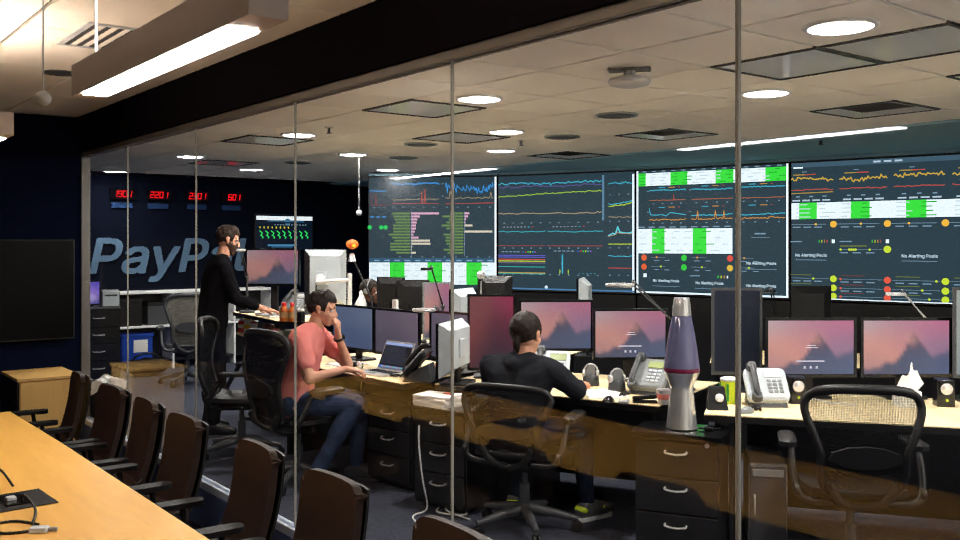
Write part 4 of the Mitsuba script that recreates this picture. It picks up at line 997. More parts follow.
    tr = [blob((A['pelvis'] - (.08, 0, 0), .117), (A['pelvis'] + (.08, 0, 0), .117), (A['pelvis'] + (A['waist'] - A['pelvis']) * .45, .112))] if J.get('seated') else [blob((A['pelvis'] - (.075, 0, 0), .112), (A['pelvis'] + (.075, 0, 0), .112), (A['pelvis'] + (0, 0, .07), .112))]
    for s in 'LR': tr += leg(s, .008, .93)
    k.add('trousers', cloth(tr, seed=9), bottom, smooth=60)
    for s in 'LR':
        an, to = A['ankle' + s], A['toe' + s]; d = to - an; d[2] = 0; d /= np.linalg.norm(d)
        zf = min(an[2], to[2]) - .055
        heel = an - d * .045; 
        up_ = union([blob((np.array([an[0], an[1], zf + .085]), .046), (np.array([heel[0], heel[1], zf + .045]), .04), (np.array([to[0], to[1], zf + .038]), .034), (np.array([to[0] - d[0] * .07, to[1] - d[1] * .07, zf + .04]), .044))])
        sh = k.add('shoe', soften(up_, .015, 4), shoes, smooth=60)
        c0, c1 = heel[:2], to[:2]
        sole = prism(sg.LineString([c0, c1]).buffer(.045), 0, .022); sole.apply_translation((0, 0, zf - .006))
        k.add('sole', sole, 'white_paint' if laces else 'dark_grey', smooth=30, parent=sh)
        if laces: 
            k.add('heel_patch', tf(ball(.04, (0, 0, 0), (1.12, 1.12, .8)), TR(an[0] - d[0] * .035, an[1] - d[1] * .035, zf + .06)), 'lime', smooth=True, parent=sh); k.add('toe_patch', tf(ball(.034, (0, 0, 0), (1.15, 1.15, .7)), TR(to[0] - d[0] * .05, to[1] - d[1] * .05, zf + .058)), 'lime', smooth=True, parent=sh)
    HT = np.array(HM)
    if hair:
        h = k.add('hair', tf(hair_mf(hair[0]), HT), hair[1], smooth=60)
        if hair[0] == 'slick':
            k.add('hair_tuft', tf(tube(spline([(0, -.085, -.01), (0, -.098, -.045), (.002, -.09, -.075), (0, -.08, -.092)], 12), np.linspace(.026, .008, 13)[:len(spline([(0, -.085, -.01), (0, -.098, -.045), (.002, -.09, -.075), (0, -.08, -.092)], 12))], 10), HT), hair[1], smooth=60, parent=h)
    if beard:
        b = mf.Manifold.batch_hull([ell((0, .05, -.035), (.0595, .047, .052)), ell((0, .06, -.096), (.034, .032, .027)), ell((0, -.005, -.02), (.0675, .04, .04))])
        b = b - mf.Manifold.cube((.4, .4, .2)).translate((-.2, .0, -.018)).rotate((20, 0, 0)) - ell((0, .1, -.057), (.028, .03, .016)) - mf.Manifold.cube((.4, .2, .4)).translate((-.2, -.22, -.3))
        k.add('beard', soften(b, .012, 1), 'beard', smooth=60); d = k.parts[-1]; k.parts[-1] = (d[0], mikit.ply(tf(soften(b, .012, 1), HT), 'mat_beard', smooth=60))
    for s in (-1, 1):
        e = k.add('eye', tf(ball(.0115, (s * .031, .0735, .006), sub=2), HT), 'eye', smooth=True)
        k.add('iris', tf(ball(.0062, (s * .031, .0795, .005), sub=1), HT), 'hair_dark', smooth=True, parent=e)
        k.add('eyebrow', tf(tube(spline([(s * .014, .0865, .027), (s * .032, .085, .033), (s * .052, .072, .026)], 8), .003, 6), HT), hair[1] if hair else 'hair_dark', smooth=60)
    k.add('mouth', tf(tube(spline([(-.021, .083, -.0575), (0, .093, -.056), (.021, .083, -.0575)], 8), [.0025, .0045, .005, .005, .005, .005, .005, .0045, .0025], 6), HT), 'lip', smooth=60)
    if watch:
        wr, el = A['wrist' + watch], A['elbow' + watch]; d = (wr - el) / np.linalg.norm(wr - el); c = wr - d * .03
        F = frame_of(d, (1, 0, .3)); F[:3, 3] = c
        w_ = k.add('watch_strap', tf(tube([(.0315 * math.cos(t), 0, .0315 * math.sin(t)) for t in np.linspace(0, 2 * math.pi, 24, endpoint=False)], .008, 8, closed=True), F), 'black_plastic', smooth=60)
        k.add('watch_face', tf(tf(cyl(.019, 0, .012, 20, .003), TR(.03, 0, 0) @ RY(90)), F), 'black_gloss', parent=w_)
    if headset:
        hsn = k.add('headset', tf(cat(tube([(.082 * math.sin(t), -.01, .03 + .098 * math.cos(t)) for t in np.linspace(-1.75, 1.75, 24)], .007, 8), *[tf(cyl(.03, -.01, .012, 18, .004), TR(s * .084, -.01, .008) @ RY(90)) for s in (-1, 1)]), HT), 'grey_plastic', smooth=50)
        k.add('boom', tf(tube(spline([(.086, -.0, 0), (.08, .06, -.05), (.04, .11, -.065)], 12), .004, 6), HT), 'black_plastic', smooth=60, parent=hsn)
    return k.put(name, label, 'person', M)

# standing man
person('person', 'standing bearded man in a black long sleeved shirt reaching to the raised desk', dict(
    pelvis=(0, -.01, .97), waist=(0, .0, 1.13), chest=(0, .035, 1.33), neck=(0, .075, 1.53), head=(0, .125, 1.675), look=(.12, 1, -.3),
    shoulderL=(-.185, .05, 1.455), shoulderR=(.185, .05, 1.455), elbowL=(-.24, .15, 1.18), elbowR=(.23, .14, 1.18), wristL=(-.13, .40, 1.075), wristR=(.16, .41, 1.075),
    hipL=(-.1, -.01, .93), hipR=(.1, -.01, .93), kneeL=(-.11, .03, .5), kneeR=(.12, .02, .5), ankleL=(-.12, -.02, .085), ankleR=(.13, -.03, .085), toeL=(-.15, .14, .06), toeR=(.17, .13, .06)),
    TR(-7.78, 3.12) @ RZ(-10), hair=('messy', 'hair_brown'), beard=True, bottom='black_cloth', hands=dict(L=((.2, 1, -.22), (0, -.2, -1), .45), R=((-.1, 1, -.22), (0, -.2, -1), .45)))
# seated man in pink: hips 15 cm forward on the chair, left fist at the mouth, right hand on the laptop
person('person', 'seated man in a pink t-shirt, chin on his fist, at the laptop', dict(seated=1,
    pelvis=(0, 0, .585), waist=(0, .02, .73), chest=(0, .065, .92), neck=(0, .13, 1.085), head=(0, .19, 1.20), look=(.02, 1, -.22),
    shoulderL=(-.185, .10, 1.03), shoulderR=(.185, .075, 1.02), elbowL=(-.19, .33, .80), elbowR=(.24, .155, .76), wristL=(-.06, .285, 1.02), wristR=(.14, .37, .81),
    hipL=(-.09, .02, .565), hipR=(.09, .02, .565), kneeL=(-.14, .43, .56), kneeR=(.12, .43, .58), ankleL=(-.12, .40, .1), ankleR=(.13, .18, .12), toeL=(-.14, .56, .07), toeR=(.15, .33, .07)),
    TR(-5.80, 2.90) @ RZ(-40), top='pink_cloth', sleeve=.59, bottom='denim', shoes='dark_grey', hair=('messy', 'hair_dark'), watch='L', hands=dict(L=((.25, .02, 1), (0, -1, .2), 1.55), R=((-.12, 1, -.1), (0, -.1, -1), .5)))
# seated man in black hoodie, seen from behind
person('person', 'seated man in a black hoodie seen from behind, with slicked back dark hair', dict(seated=1,
    pelvis=(-.02, -.01, .575), waist=(-.03, .02, .70), chest=(-.035, .08, .85), neck=(-.035, .12, .985), head=(-.035, .155, 1.105), look=(0, 1, -.14), headscale=1.12,
    shoulderL=(-.235, .08, .915), shoulderR=(.165, .09, .915), elbowL=(-.32, .22, .79), elbowR=(.25, .26, .79), wristL=(-.14, .44, .785), wristR=(.13, .50, .785),
    hipL=(-.1, .02, .555), hipR=(.1, .02, .555), kneeL=(-.17, .42, .55), kneeR=(.20, .42, .55), ankleL=(-.2, .30, .09), ankleR=(.24, .40, .09), toeL=(-.24, .44, .06), toeR=(.30, .54, .06)),
    TR(-4.10, 3.46) @ RZ(20), top='hoodie_cloth', sleeve=1, bottom='dark_denim', shoes='dark_grey', laces=True, hood=True, hair=('slick', 'hair_dark'), hands=dict(L=((.3, 1, -.05), (0, -.1, -1), .5), R=((-.1, 1, -.05), (0, -.1, -1), .45)))
# far person with a headset
person('person', 'far seated person with a headset, only the head in view between monitors', dict(seated=1,
    pelvis=(0, 0, .575), waist=(0, .02, .72), chest=(0, .07, .90), neck=(0, .10, 1.06), head=(0, .135, 1.165), look=(0, 1, -.15),
    shoulderL=(-.18, .07, .99), shoulderR=(.18, .07, .99), elbowL=(-.23, .22, .80), elbowR=(.23, .22, .80), wristL=(-.12, .42, .79), wristR=(.12, .42, .79),
    hipL=(-.09, .02, .555), hipR=(.09, .02, .555), kneeL=(-.12, .40, .55), kneeR=(.12, .40, .55), ankleL=(-.12, .36, .09), ankleR=(.12, .36, .09), toeL=(-.13, .52, .06), toeR=(.13, .52, .06)),
    TR(-8.10, 4.74) @ RZ(-53), top='black_cloth', sleeve=1, skin='skin_dark', hair=('slick', 'hair_dark'), headset=True, hands=dict(L=((.2, 1, -.1), (0, 0, -1), .5), R=((-.2, 1, -.1), (0, 0, -1), .5)))

# ================================================================ THINGS ON THE DESKS
DZ = .74
# lava lamp on the drawer unit
k = Kit()
k.add('base', lathe([(0, 0), (.076, 0), (.082, .006), (.08, .02), (.062, .20), (.0585, .218), (.064, .235), (.092, .295), (.094, .302), (.088, .304), (.0, .304)], 48), 'brushed', smooth=35)
k.add('globe', lathe([(.0, .300), (.086, .301), (.0935, .312), (.094, .33), (.088, .38), (.07, .50), (.05, .60), (.046, .615), (0, .616)], 48), 'lava_glass', smooth=40)
k.add('wax', lathe([(.0, .2985), (.0895, .2985), (.0952, .308), (.0957, .318), (.0948, .325), (.0935, .3255), (.0935, .304), (0, .304)], 48), 'wax', smooth=40)
k.add('cap', lathe([(.0485, .60), (.051, .603), (.046, .66), (.041, .694), (.038, .698), (0, .698)], 48), 'brushed', smooth=35)
k.put('lava_lamp', 'tall lava lamp with a violet globe and brushed metal base, on a black drawer unit', 'lava lamp', TR(-3.275, 3.905, .661))
k = Kit(); k.add('cord', tube(spline([(.09, 0, .01), (.16, .02, .006), (.2, .1, .006), (.14, .16, .006)], 20), .005, 6), 'black_plastic', smooth=60); k.add('switch', box(.12, .17, -.015, .015, 0, .02, .005), 'black_plastic')
k.put('lamp_cord', 'black cord with a switch lying beside the lava lamp base', 'cord', TR(-3.275, 3.905, .661) @ RZ(25))

# desk telephones, display side towards -y
def telephone(body, lcd='lcd_green', face=38, handset='dark_grey', stand=True):
    k = Kit(); A = RX(face - 0)
    F = TR(0, 0, .045) @ A
    k.add('body', tf(hullm(np.vstack([tf(prism(rrect(.2, .2, .03), 0, .028), np.eye(4)).vertices, tf(prism(rrect(.18, .18, .028), .028, .036), np.eye(4)).vertices])), F @ TR(0, .06, 0)), body, smooth=40)
    k.add('foot', hullm([(x, y, 0) for x in (-.085, .085) for y in (-.04, .13)] + [(x, .11, .10) for x in (-.08, .08)] + [(x, -.02, .04) for x in (-.085, .085)]), 'dark_grey', smooth=False)
    k.add('display', tf(box(-.01, .082, .09, .135, .034, .040, .002), F), lcd, smooth=False)
    for r in range(4):
        for c in range(3): k.add('key', tf(box(.0 + c * .026, .02 + c * .026, .062 - r * .022, .077 - r * .022, .034, .041, .002), F), 'light_plastic' if body != 'light_plastic' else 'grey_plastic', smooth=False)
    h = np.array([(-.06, -.035, .05), (-.062, -.01, .066), (-.062, .06, .07), (-.062, .13, .066), (-.06, .155, .05)])
    hs = k.add('handset', tf(cat(tube(spline(h, 20), .0155, 10), *[tf(hullm(np.vstack([prism(rrect(.05, .05, .018), 0, .012).vertices, prism(rrect(.04, .04, .016), .012, .03).vertices])), TR(-.061, y, .034)) for y in (-.035, .152)]), F), handset, smooth=50)
    k.add('cord', tube([(-.09 - .012 * math.cos(t * 1.0) + .02 * t / 40, -.06 - .10 * math.sin(t / 40 * math.pi), .012 + .007 * math.sin(t * 1.9)) for t in np.linspace(0, 40, 120)], .003, 5), 'black_plastic', smooth=60, parent=hs)
    return k
def put_at(kit, name, label, cat_, u, d, z=DZ, yaw=0, group=None):
    p = at(u, d); M = TR(p[0], p[1], z) @ RZ(yaw)
    if name == 'desk_phone': M = M @ np.diag([1.15, 1.12, 1.15, 1.0])
    return kit.put(name, label, cat_, M, group)
put_at(telephone('black_plastic', 'lens_glass', 48, 'black_plastic'), 'desk_phone', 'black desk phone seen from its side beside the laptop', 'telephone', 413, 6.2, DZ, -48)
put_at(telephone('light_plastic', 'lcd_green', 50), 'desk_phone', 'pale desk phone with a yellowish display beside the man in the black hoodie', 'telephone', 551, 5.95, DZ, 40)
put_at(telephone('grey_plastic', 'lcd_green', 42), 'desk_phone', 'grey desk phone with a green display, left of the lava lamp', 'telephone', 647, 5.62, DZ, 22)
put_at(telephone('light_plastic', 'light_plastic', 42), 'desk_phone', 'pale desk phone with a dark handset on the right desk', 'telephone', 768, 5.2, DZ, 48)
put_at(telephone('grey_plastic', 'lens_glass', 40), 'desk_phone', 'grey desk phone on the raised desk under the pink monitor', 'telephone', 293, 8.45, 1.0, 20)

# headset docks, speakers, mouse
def dock():
    k = Kit()
    k.add('base', lathe([(0, 0), (.052, 0), (.054, .01), (.05, .05), (.036, .07), (0, .074)], 28), 'dark_grey', smooth=40)
    k.add('cradle', hullm([(x, y, z) for x, z in ((-.035, .05), (.035, .05), (.022, .13), (-.022, .13)) for y in (-.014, .014)]), 'grey_plastic', smooth=False)
    h = k.add('headset', cat(tube([(.044 * math.sin(t), .0, .085 + .05 * math.cos(t)) for t in np.linspace(-2.0, 2.0, 20)], .006, 8), *[tf(cyl(.026, -.009, .009, 18, .004), TR(s * .043, 0, .075) @ RY(90)) for s in (-1, 1)]), 'silver', smooth=50)
    k.add('boom', tube(spline([(.043, -.01, .07), (.05, -.05, .05), (.03, -.07, .045)], 10), .003, 6), 'black_plastic', smooth=60, parent=h)
    return k
put_at(dock(), 'headset_dock', 'left silver headset dock under the pink login monitor in the middle', 'headset dock', 591, 5.97, DZ, 40)
put_at(dock(), 'headset_dock', 'right silver headset dock, left of the grey desk phone', 'headset dock', 617, 5.75, DZ, 70)
def speaker(w=.095, h=.15, d=.1):
    k = Kit()
    k.add('cabinet', hullm(np.vstack([prism(rrect(w, d, .015), 0, h - .008).vertices, prism(rrect(w - .012, d - .012, .012), 0, h).vertices])), 'black_gloss', smooth=40)
    r = k.add('driver', tf(lathe([(.0, .004), (.012, .006), (.014, .004), (.028, .0), (.031, .003), (.033, 0)], 24), TR(0, -d / 2 - .001, h * .66) @ RX(90)), 'chrome', smooth=40)
    k.add('cone', tf(lathe([(.0, .009), (.008, .008), (.011, .004)], 20), TR(0, -d / 2 - .001, h * .66) @ RX(90)), 'white_paint', smooth=40, parent=r)
    k.add('knob', tf(cyl(.008, 0, .008, 14, .002), TR(0, -d / 2, h * .25) @ RX(90)), 'lime', smooth=40)
    return k
put_at(speaker(), 'desk_speaker', 'black desk speaker right of the pale desk phone', 'speaker', 796, 5.32, DZ, 50, 'pair of black desk speakers')
put_at(speaker(), 'desk_speaker', 'black desk speaker right of the tissue box', 'speaker', 944, 5.22, DZ, 44, 'pair of black desk speakers')
k = Kit()
k.add('body', hullm([(x, y, 0) for x in (-.055, .055) for y in (-.05, .05)] + [(x, y, .12) for x in (-.04, .04) for y in (-.01, .04)]), 'black_plastic', smooth=False)
k.add('dial', tf(lathe([(0, .014), (.018, .012), (.022, .004), (.024, 0)], 20), TR(.01, -.034, .065) @ RX(72)), 'white_paint', smooth=40)
put_at(k, 'control_box', 'small black wedge shaped box with a white knob, right of the lava lamp', 'box', 717, 5.12, DZ, 45)
def mouse(col):
    k = Kit(); k.add('shell', ball(1, (0, 0, .0), (.032, .055, .034), 3).slice_plane((0, 0, 0), (0, 0, 1), cap=True), col, smooth=50)
    k.add('wheel', tf(cyl(.008, -.004, .004, 14, .001), TR(0, .03, .027) @ RY(90)), 'dark_grey'); return k
put_at(mouse('black_gloss'), 'mouse', 'black computer mouse in front of the headset docks', 'mouse', 608.5, 5.34, DZ, 25)
k = Kit(); k.add('body', box(-.03, .03, -.02, .02, 0, .022, .006), 'silver'); k.add('clip', tube(spline([(-.03, 0, .02), (-.02, .0, .04), (.015, 0, .038), (.03, 0, .02)], 12), .004, 6), 'chrome', smooth=60)
put_at(k, 'binder_clip', 'small silver clip right of the black mouse', 'clip', 624, 5.28, DZ, 30)
put_at(mouse('grey_plastic'), 'mouse', 'grey computer mouse in front of the pale phone on the right desk', 'mouse', 747, 5.0, DZ, 10)
# cup, stapler, tumbler, tissue box
k = Kit(); k.add('cup', lathe([(0, 0), (.032, 0), (.043, .075), (.044, .082), (.041, .08), (.031, .004), (0, .004)], 28), 'clear_plastic', smooth=40); k.add('band', lathe([(.0365, .03), (.0415, .06), (.0425, .06), (.0375, .03)], 28), 'pink_cloth', smooth=40)
put_at(k, 'plastic_cup', 'clear plastic cup beside the lava lamp', 'cup', 664, 5.27, DZ)
k = Kit(); k.add('base', box(-.07, .07, -.018, .018, 0, .014, .004), 'black_plastic'); k.add('arm', tf(box(-.07, .07, -.016, .016, 0, .022, .006), TR(0, 0, .02) @ RY(-5)), 'black_gloss')
put_at(k, 'stapler', 'black stapler left of the clear plastic cup', 'stapler', 645, 5.31, DZ, 50)
k = Kit(); k.add('glass', lathe([(0, 0), (.038, 0), (.046, .13), (.047, .135), (.043, .133), (.036, .006), (0, .006)], 28), 'lime', smooth=40)
k.add('lid', lathe([(.049, .13), (.049, .142), (.03, .15), (0, .15)], 28), 'white_paint', smooth=40)
for i in range(5): k.add('stripe', tf(box(-.006, .006, -.0475, -.041, .02, .115), RZ(72 * i) @ RX(3.5)), 'green_plastic', smooth=False)
put_at(k, 'tumbler', 'yellow green tumbler with a white lid on the right desk', 'tumbler', 729, 5.3, DZ, 30)
k = Kit(); k.add('box', box(-.06, .06, -.06, .06, 0, .09, .004), 'white_paper', smooth=False); k.add('slot_rim', tf(prism(rrect(.08, .04, .018).difference(rrect(.07, .03, .014)), .09, .092), np.eye(4)), 'light_plastic', smooth=False)
def tis(a, b):
    x = a - .5; pk = .17 * (1 - abs(x - .12) * 1.5) - .03 * abs(math.sin(a * 11))
    return ((x * .07 + .02) * (1 - b) + b * (x * .15 + .01), (.022 * math.sin(a * 10)) * (.4 + b), .088 + max(pk, .02) * b)
m = grid(tis, 22, 12, .004); k.add('tissue', m, 'white_paper', smooth=50)
put_at(k, 'tissue_box', 'white tissue box with a tissue standing out of it, behind the mesh chair', 'tissue box', 907, 5.2, DZ, 48)
k = Kit(); k.add('sheet', box(-.11, .11, -.15, .15, 0, .003), 'white_paper', smooth=False); k.add('sheet', tf(box(-.11, .11, -.15, .15, .003, .006), RZ(9)), 'white_paper', smooth=False)
put_at(k, 'paper_sheets', 'white sheets of paper on the desk right of the man in the black hoodie', 'papers', 602, 5.62, DZ, 60)
p = at(812, 5.3, DZ + .006)
one('cable', tube(spline([p + (-.12, -.1, 0), p + (-.06, -.02, .0), p + (0, .0, .02), p + (.08, .06, .0), p + (.2, .14, 0)], 30), .005, 6), 'white_paint', 'white cable curling on the right desk behind the mesh chair', 'cable', smooth=60)
p = at(640, 6.0, DZ + .006)
one('cable', tube(spline([p + (-.16, -.06, 0), p + (-.08, .02, .03), p + (.0, .0, .05), p + (.05, -.04, .02), p + (.1, -.02, 0)], 30), .004, 6), 'white_paint', 'white cable looping behind the right headset dock', 'cable', smooth=60)

# left desk: laptop, bottle, papers
k = Kit(); W, D = .325, .22
k.add('base', tf(prism(rrect(W, D, .012), 0, .012), np.eye(4)), 'silver', smooth=30); k.add('keyboard', box(-.135, .135, -.01, .085, .0115, .0135), 'black_plastic', smooth=False); k.add('trackpad', box(-.05, .05, -.1, -.03, .0115, .0128), 'grey_plastic', smooth=False)
LM = TR(0, D / 2 - .004, .012) @ RX(-24)
k.add('lid', tf(box(-W / 2, W / 2, 0, .007, 0, .215, .003), LM), 'silver', smooth=False)
c = Canvas(W - .022, .19, (14, 16, 24), 1.1); c.rect(0, 0, 1, .1, (150, 166, 214)); c.rect(0, .1, 1, .14, (70, 76, 96)); c.rect(0, .9, 1, 1, (74, 104, 170))
for i in range(9):
    a = .05
    while a < .8:
        l = .04 + .12 * nrng.random(); c.rect(a, .19 + i * .075, a + l, .215 + i * .075, (70, 78, 100) if nrng.random() < .7 else (92, 96, 92)); a += l + .03
    if i % 3 == 2: continue
for i in range(9): c.rect(.1 + .09 * i, .92, .16 + .09 * i, .98, ((150, 180, 220), (200, 120, 90), (110, 190, 120))[i % 3])
m, col = c.mesh(); m.apply_transform(LM @ TR(-W / 2 + .011, -.001, .013)); k.add('screen', m, 'screen_glass', emit='vertex', weight=0.0, color=col)
put_at(k, 'laptop', 'open silver laptop with a dark editor on the left desk', 'laptop', 379, 6.5, DZ, 6)
k = Kit(); k.add('body', lathe([(0, 0), (.03, 0), (.034, .01), (.034, .07), (.018, .1), (.018, .112), (0, .112)], 24), 'red_plastic', smooth=40); k.add('cap', cyl(.021, .11, .14, 20, .004), 'red_plastic'); k.add('label_band', lathe([(.0345, .02), (.0348, .06), (.034, .06)], 24), 'pink_cloth', smooth=40)
put_at(k, 'squeeze_bottle', 'small red bottle on the left desk beside the grey backed monitor', 'bottle', 440, 6.5, DZ)
k = Kit(); k.add('sheet', box(-.1, .1, -.14, .14, 0, .004), 'white_paper', smooth=False); k.add('notebook', tf(box(-.09, .09, -.12, .12, .004, .016, .002), RZ(-14)), 'white_paper', smooth=False)
put_at(k, 'paper_sheets', 'white papers on the left desk beside the elbow of the man in pink', 'papers', 347, 6.95, DZ, 15)
k = Kit()
for i in range(4): k.add('sheet_bundle', tf(box(-.13, .13, -.095, .095, .018 * i, .018 * i + .017, .002), RZ((-4, 3, -2, 5)[i])), 'white_paper', smooth=False)
k.add('red_tab', box(.02, .08, .02, .06, .072, .076), 'red_plastic', smooth=False)
k.put('paper_stack', 'stack of white paper with a red tab on the lower black drawer unit', 'papers', TR(-4.79, 3.385, .63) @ RZ(16))
for i, (u, d, w, l) in enumerate([(355, 6.75, .1, 'black headset with a white cushion beside the fist of the man in pink'), (414, 6.55, .05, 'coil of black cable behind the black desk phone')]):
    k = Kit(); k.add('coil', tube([(w * .6 * math.cos(t), w * .5 * math.sin(t), .012 + .003 * t) for t in np.linspace(0, 12, 60)], .008, 6), 'black_plastic', smooth=60); k.add('pad', ball(.03, (w * .6, 0, .032), (1, .6, 1)), 'white_paint' if i == 0 else 'dark_grey', smooth=True)
    put_at(k, 'headset' if i == 0 else 'cable_coil', l, 'headset' if i == 0 else 'cable', u, d, DZ)
k = Kit(); k.add('card', box(-.025, .025, -.012, .012, 0, .068, .002), 'white_paper', smooth=False); k.add('foot', box(-.03, .03, -.013, .013, -.0, .006), 'light_plastic', smooth=False)
k.put('white_card', 'small white box standing on top of the mauve monitor behind the laptop', 'box', TR(-5.80, 3.712, 1.1655) @ RZ(5))

# desk lamps with a flat ring head on a double arm
def ring_lamp(base, head, r=.085, mat='silver', ztop=None, tilt=0, fold=.12):
    """base and head are world points; the arms rise from the base and fold over to the head."""
    k = Kit(); b, h = np.array(base, float), np.array(head, float); d = h - b; d[2] = 0; L = np.linalg.norm(d); d /= L
    side = np.cross(d, (0, 0, 1))
    k.add('base', tf(cyl(.07, 0, .02, 28, .006), TR(*b)), mat if mat != 'silver' else 'dark_grey')
    e = b + (0, 0, max((h[2] - b[2]) * .55, .1)); nk = h - d * r * 1.05 + (0, 0, .01)
    k.add('post', tube([b + (0, 0, .015), e], .011, 10), 'dark_grey', smooth=60)
    for s in (-1, 1): k.add('arm', tube([e + side * s * .012, nk + side * s * .012 + (0, 0, .02 * s)], .0048, 8), 'dark_grey' if mat == 'silver' else mat, smooth=60)
    k.add('elbow', cat(ball(.018, e), ball(.015, nk)), 'dark_grey', smooth=True)
    M = TR(*h) @ RX(tilt)
    hd = k.add('head', tf(lathe([(r * .45, -.008), (r * .95, -.01), (r, 0), (r * .95, .01), (r * .45, .008), (r * .45, -.008)], 40), M), mat, smooth=40)
    k.add('light_ring', tf(lathe([(r * .5, -.0095), (r * .9, -.0115), (r * .9, -.009), (r * .5, -.0085)], 40), M), 'white_paint', smooth=40, parent=hd)
    return k
def P3(u, d, v=None, z=None): return at(u, d, 1.65 - (v - 243) * d / 933.0 if z is None else z)
ring_lamp(P3(684, 5.75, z=DZ), P3(620, 5.6, 285), .088).put('desk_lamp', 'silver desk lamp with a flat ring head reaching over from behind the lava lamp', 'desk lamp')
ring_lamp(P3(443, 7.75, z=DZ), P3(426, 7.7, 269), .045, 'black_metal').put('desk_lamp', 'thin black ring lamp before the white rows of the bar chart display', 'desk lamp')
ring_lamp(P3(932, 6.95, z=DZ), P3(896, 6.8, 294), .07, 'white_paint').put('desk_lamp', 'lamp with a thin pale head before the gauges display, above the right pink monitor', 'desk lamp')
ring_lamp((-5.42, 4.03, DZ), P3(424, 6.62, 310), .085).put('desk_lamp', 'silver lamp lying low over the mauve monitors', 'desk lamp')
ring_lamp(P3(247, 8.72, z=1.0), P3(238, 8.5, 250), .07).put('desk_lamp', 'ring lamp right before the face of the standing man', 'desk lamp')
ring_lamp(P3(778, 7.05, z=DZ), P3(769, 6.9, 291), .05, 'black_metal').put('desk_lamp', 'small dark lamp head right of the dark portrait monitor', 'desk lamp')
b = P3(372, 8.1, z=1.0); h = P3(352, 8.25, 257)
k = Kit(); k.add('base', tf(cyl(.05, 0, .02, 24, .004), TR(*b)), 'black_plastic'); k.add('arm', tube([b + (0, 0, .02), b + (0, 0, .16), h], .009, 8), 'black_metal', smooth=60); k.add('head', tf(hullm(np.vstack([cyl(.02, 0, .03, 14).vertices, cyl(.035, -.04, -.035, 14).vertices])), TR(*h)), 'white_paint', smooth=40)
k.put('desk_lamp', 'white lamp head on a thin black arm right of the silver backed monitor', 'desk lamp')
b = P3(481, 7.6, z=DZ)
k = Kit(); k.add('base', tf(cyl(.05, 0, .015, 24, .004), TR(*b)), 'dark_grey'); k.add('stalk', tube([b + (0, 0, .01), P3(481, 7.6, 281)], .006, 8), 'silver', smooth=60); k.add('ball', ball(.036, P3(481, 7.6, 275), sub=3), 'silver', smooth=True)
k.put('ball_ornament', 'small silver ball on a thin stalk left of the black backed monitor', 'ornament')

# standing desk
for u, d, l in [(284, 7.75, 'left amber bottle with a red cap on the raised desk'), (292.5, 7.72, 'right amber bottle with a red cap on the raised desk')]:
    k = Kit(); k.add('body', lathe([(0, 0), (.034, 0), (.036, .01), (.036, .09), (.02, .115), (.016, .13), (0, .13)], 24), 'amber_solid', smooth=40); k.add('cap', cyl(.02, .128, .155, 18, .003), 'red_plastic'); k.add('label_band', lathe([(.0365, .03), (.0368, .08), (.036, .08)], 24), 'cardboard', smooth=40)
    put_at(k, 'sauce_bottle', l, 'bottle', u, d, 1.0, 0, 'amber bottles on the raised desk')
k = Kit(); k.add('body', lathe([(0, 0), (.032, 0), (.034, .01), (.034, .07), (.026, .085), (0, .085)], 24), 'black_gloss', smooth=40); k.add('cap', cyl(.028, .083, .105, 18, .003), 'white_paint')
put_at(k, 'jar', 'dark jar with a white lid right of the amber bottles', 'jar', 301, 7.72, 1.0)
def keyboard(mat):
    k = Kit(); k.add('case', box(-.21, .21, -.065, .065, 0, .016, .004), mat, smooth=False)
    for r in range(4):
        for c_ in range(13): k.add('key', box(-.2 + c_ * .031, -.173 + c_ * .031, -.055 + r * .028, -.031 + r * .028, .015, .021), 'light_plastic' if mat != 'black_plastic' else 'dark_grey', smooth=False)
    return k
keyboard('white_paint').put('keyboard', 'pale keyboard under the hands of the standing man', 'keyboard', TR(-7.70, 3.60, 1.0) @ RZ(-6))
k = Kit(); k.add('sheet', box(-.1, .1, -.14, .14, 0, .004), 'white_paper', smooth=False); k.add('sheet', tf(box(-.1, .1, -.14, .14, .004, .007), RZ(20)), 'white_paper', smooth=False)
k.put('paper_sheets', 'white papers on the raised desk', 'papers', TR(-7.38, 3.72, 1.0) @ RZ(30))
k = Kit(); cols = ['plum', 'white_paint', 'yellow_plastic', 'red_plastic', 'cardboard', 'white_paint', 'plum']
for i, (u, w, h, mt, bt, l) in enumerate([(243.5, .08, .11, 'red_plastic', 'white_paper', 'red and white snack box at the left end of the lower shelf'), (249.5, .08, .13, 'white_paint', 'yellow_plastic', 'white box with a yellow band under the raised desk'), (256, .09, .11, 'white_paint', 'red_plastic', 'white box with a red band under the raised desk'),
                                          (263, .07, .13, 'dark_grey', 'blue_plastic', 'dark box with a blue band under the raised desk'), (270, .07, .12, 'plum', 'plum', 'plum coloured box under the raised desk'), (277, .08, .09, 'white_paint', 'pink_cloth', 'white packet with a pink band at the right end of the lower shelf')]):
    k = Kit(); k.add('box', box(-w / 2, w / 2, -.035, .035, 0, h, .004), mt, smooth=False); k.add('band', box(-w / 2 - .001, w / 2 + .001, -.036, .036, h * .35, h * .65), bt, smooth=False); k.add('flap', tf(box(-w / 2, w / 2, 0, .03, 0, .003), TR(0, -.03, h) @ RX(24)), bt, smooth=False)
    put_at(k, 'snack_box', l, 'box', u, (3.635 - .1 * (u - 243) / 33) / (.613 + .79 * (u - 480) / 933), .811, 12 + 9 * (i % 2))
k = Kit(); k.add('body', ball(.05, (0, 0, .05), (1.15, .85, .85), 3), 'orange_foam', smooth=True); k.add('button', ball(.018, (.03, -.035, .035), sub=2), 'yellow_plastic', smooth=True); k.add('seam_ring', tube([(.0, .043 * math.cos(t), .05 + .043 * math.sin(t)) for t in np.linspace(0, 2 * math.pi, 24, endpoint=False)], .003, 6, closed=True), 'red_plastic', smooth=60)
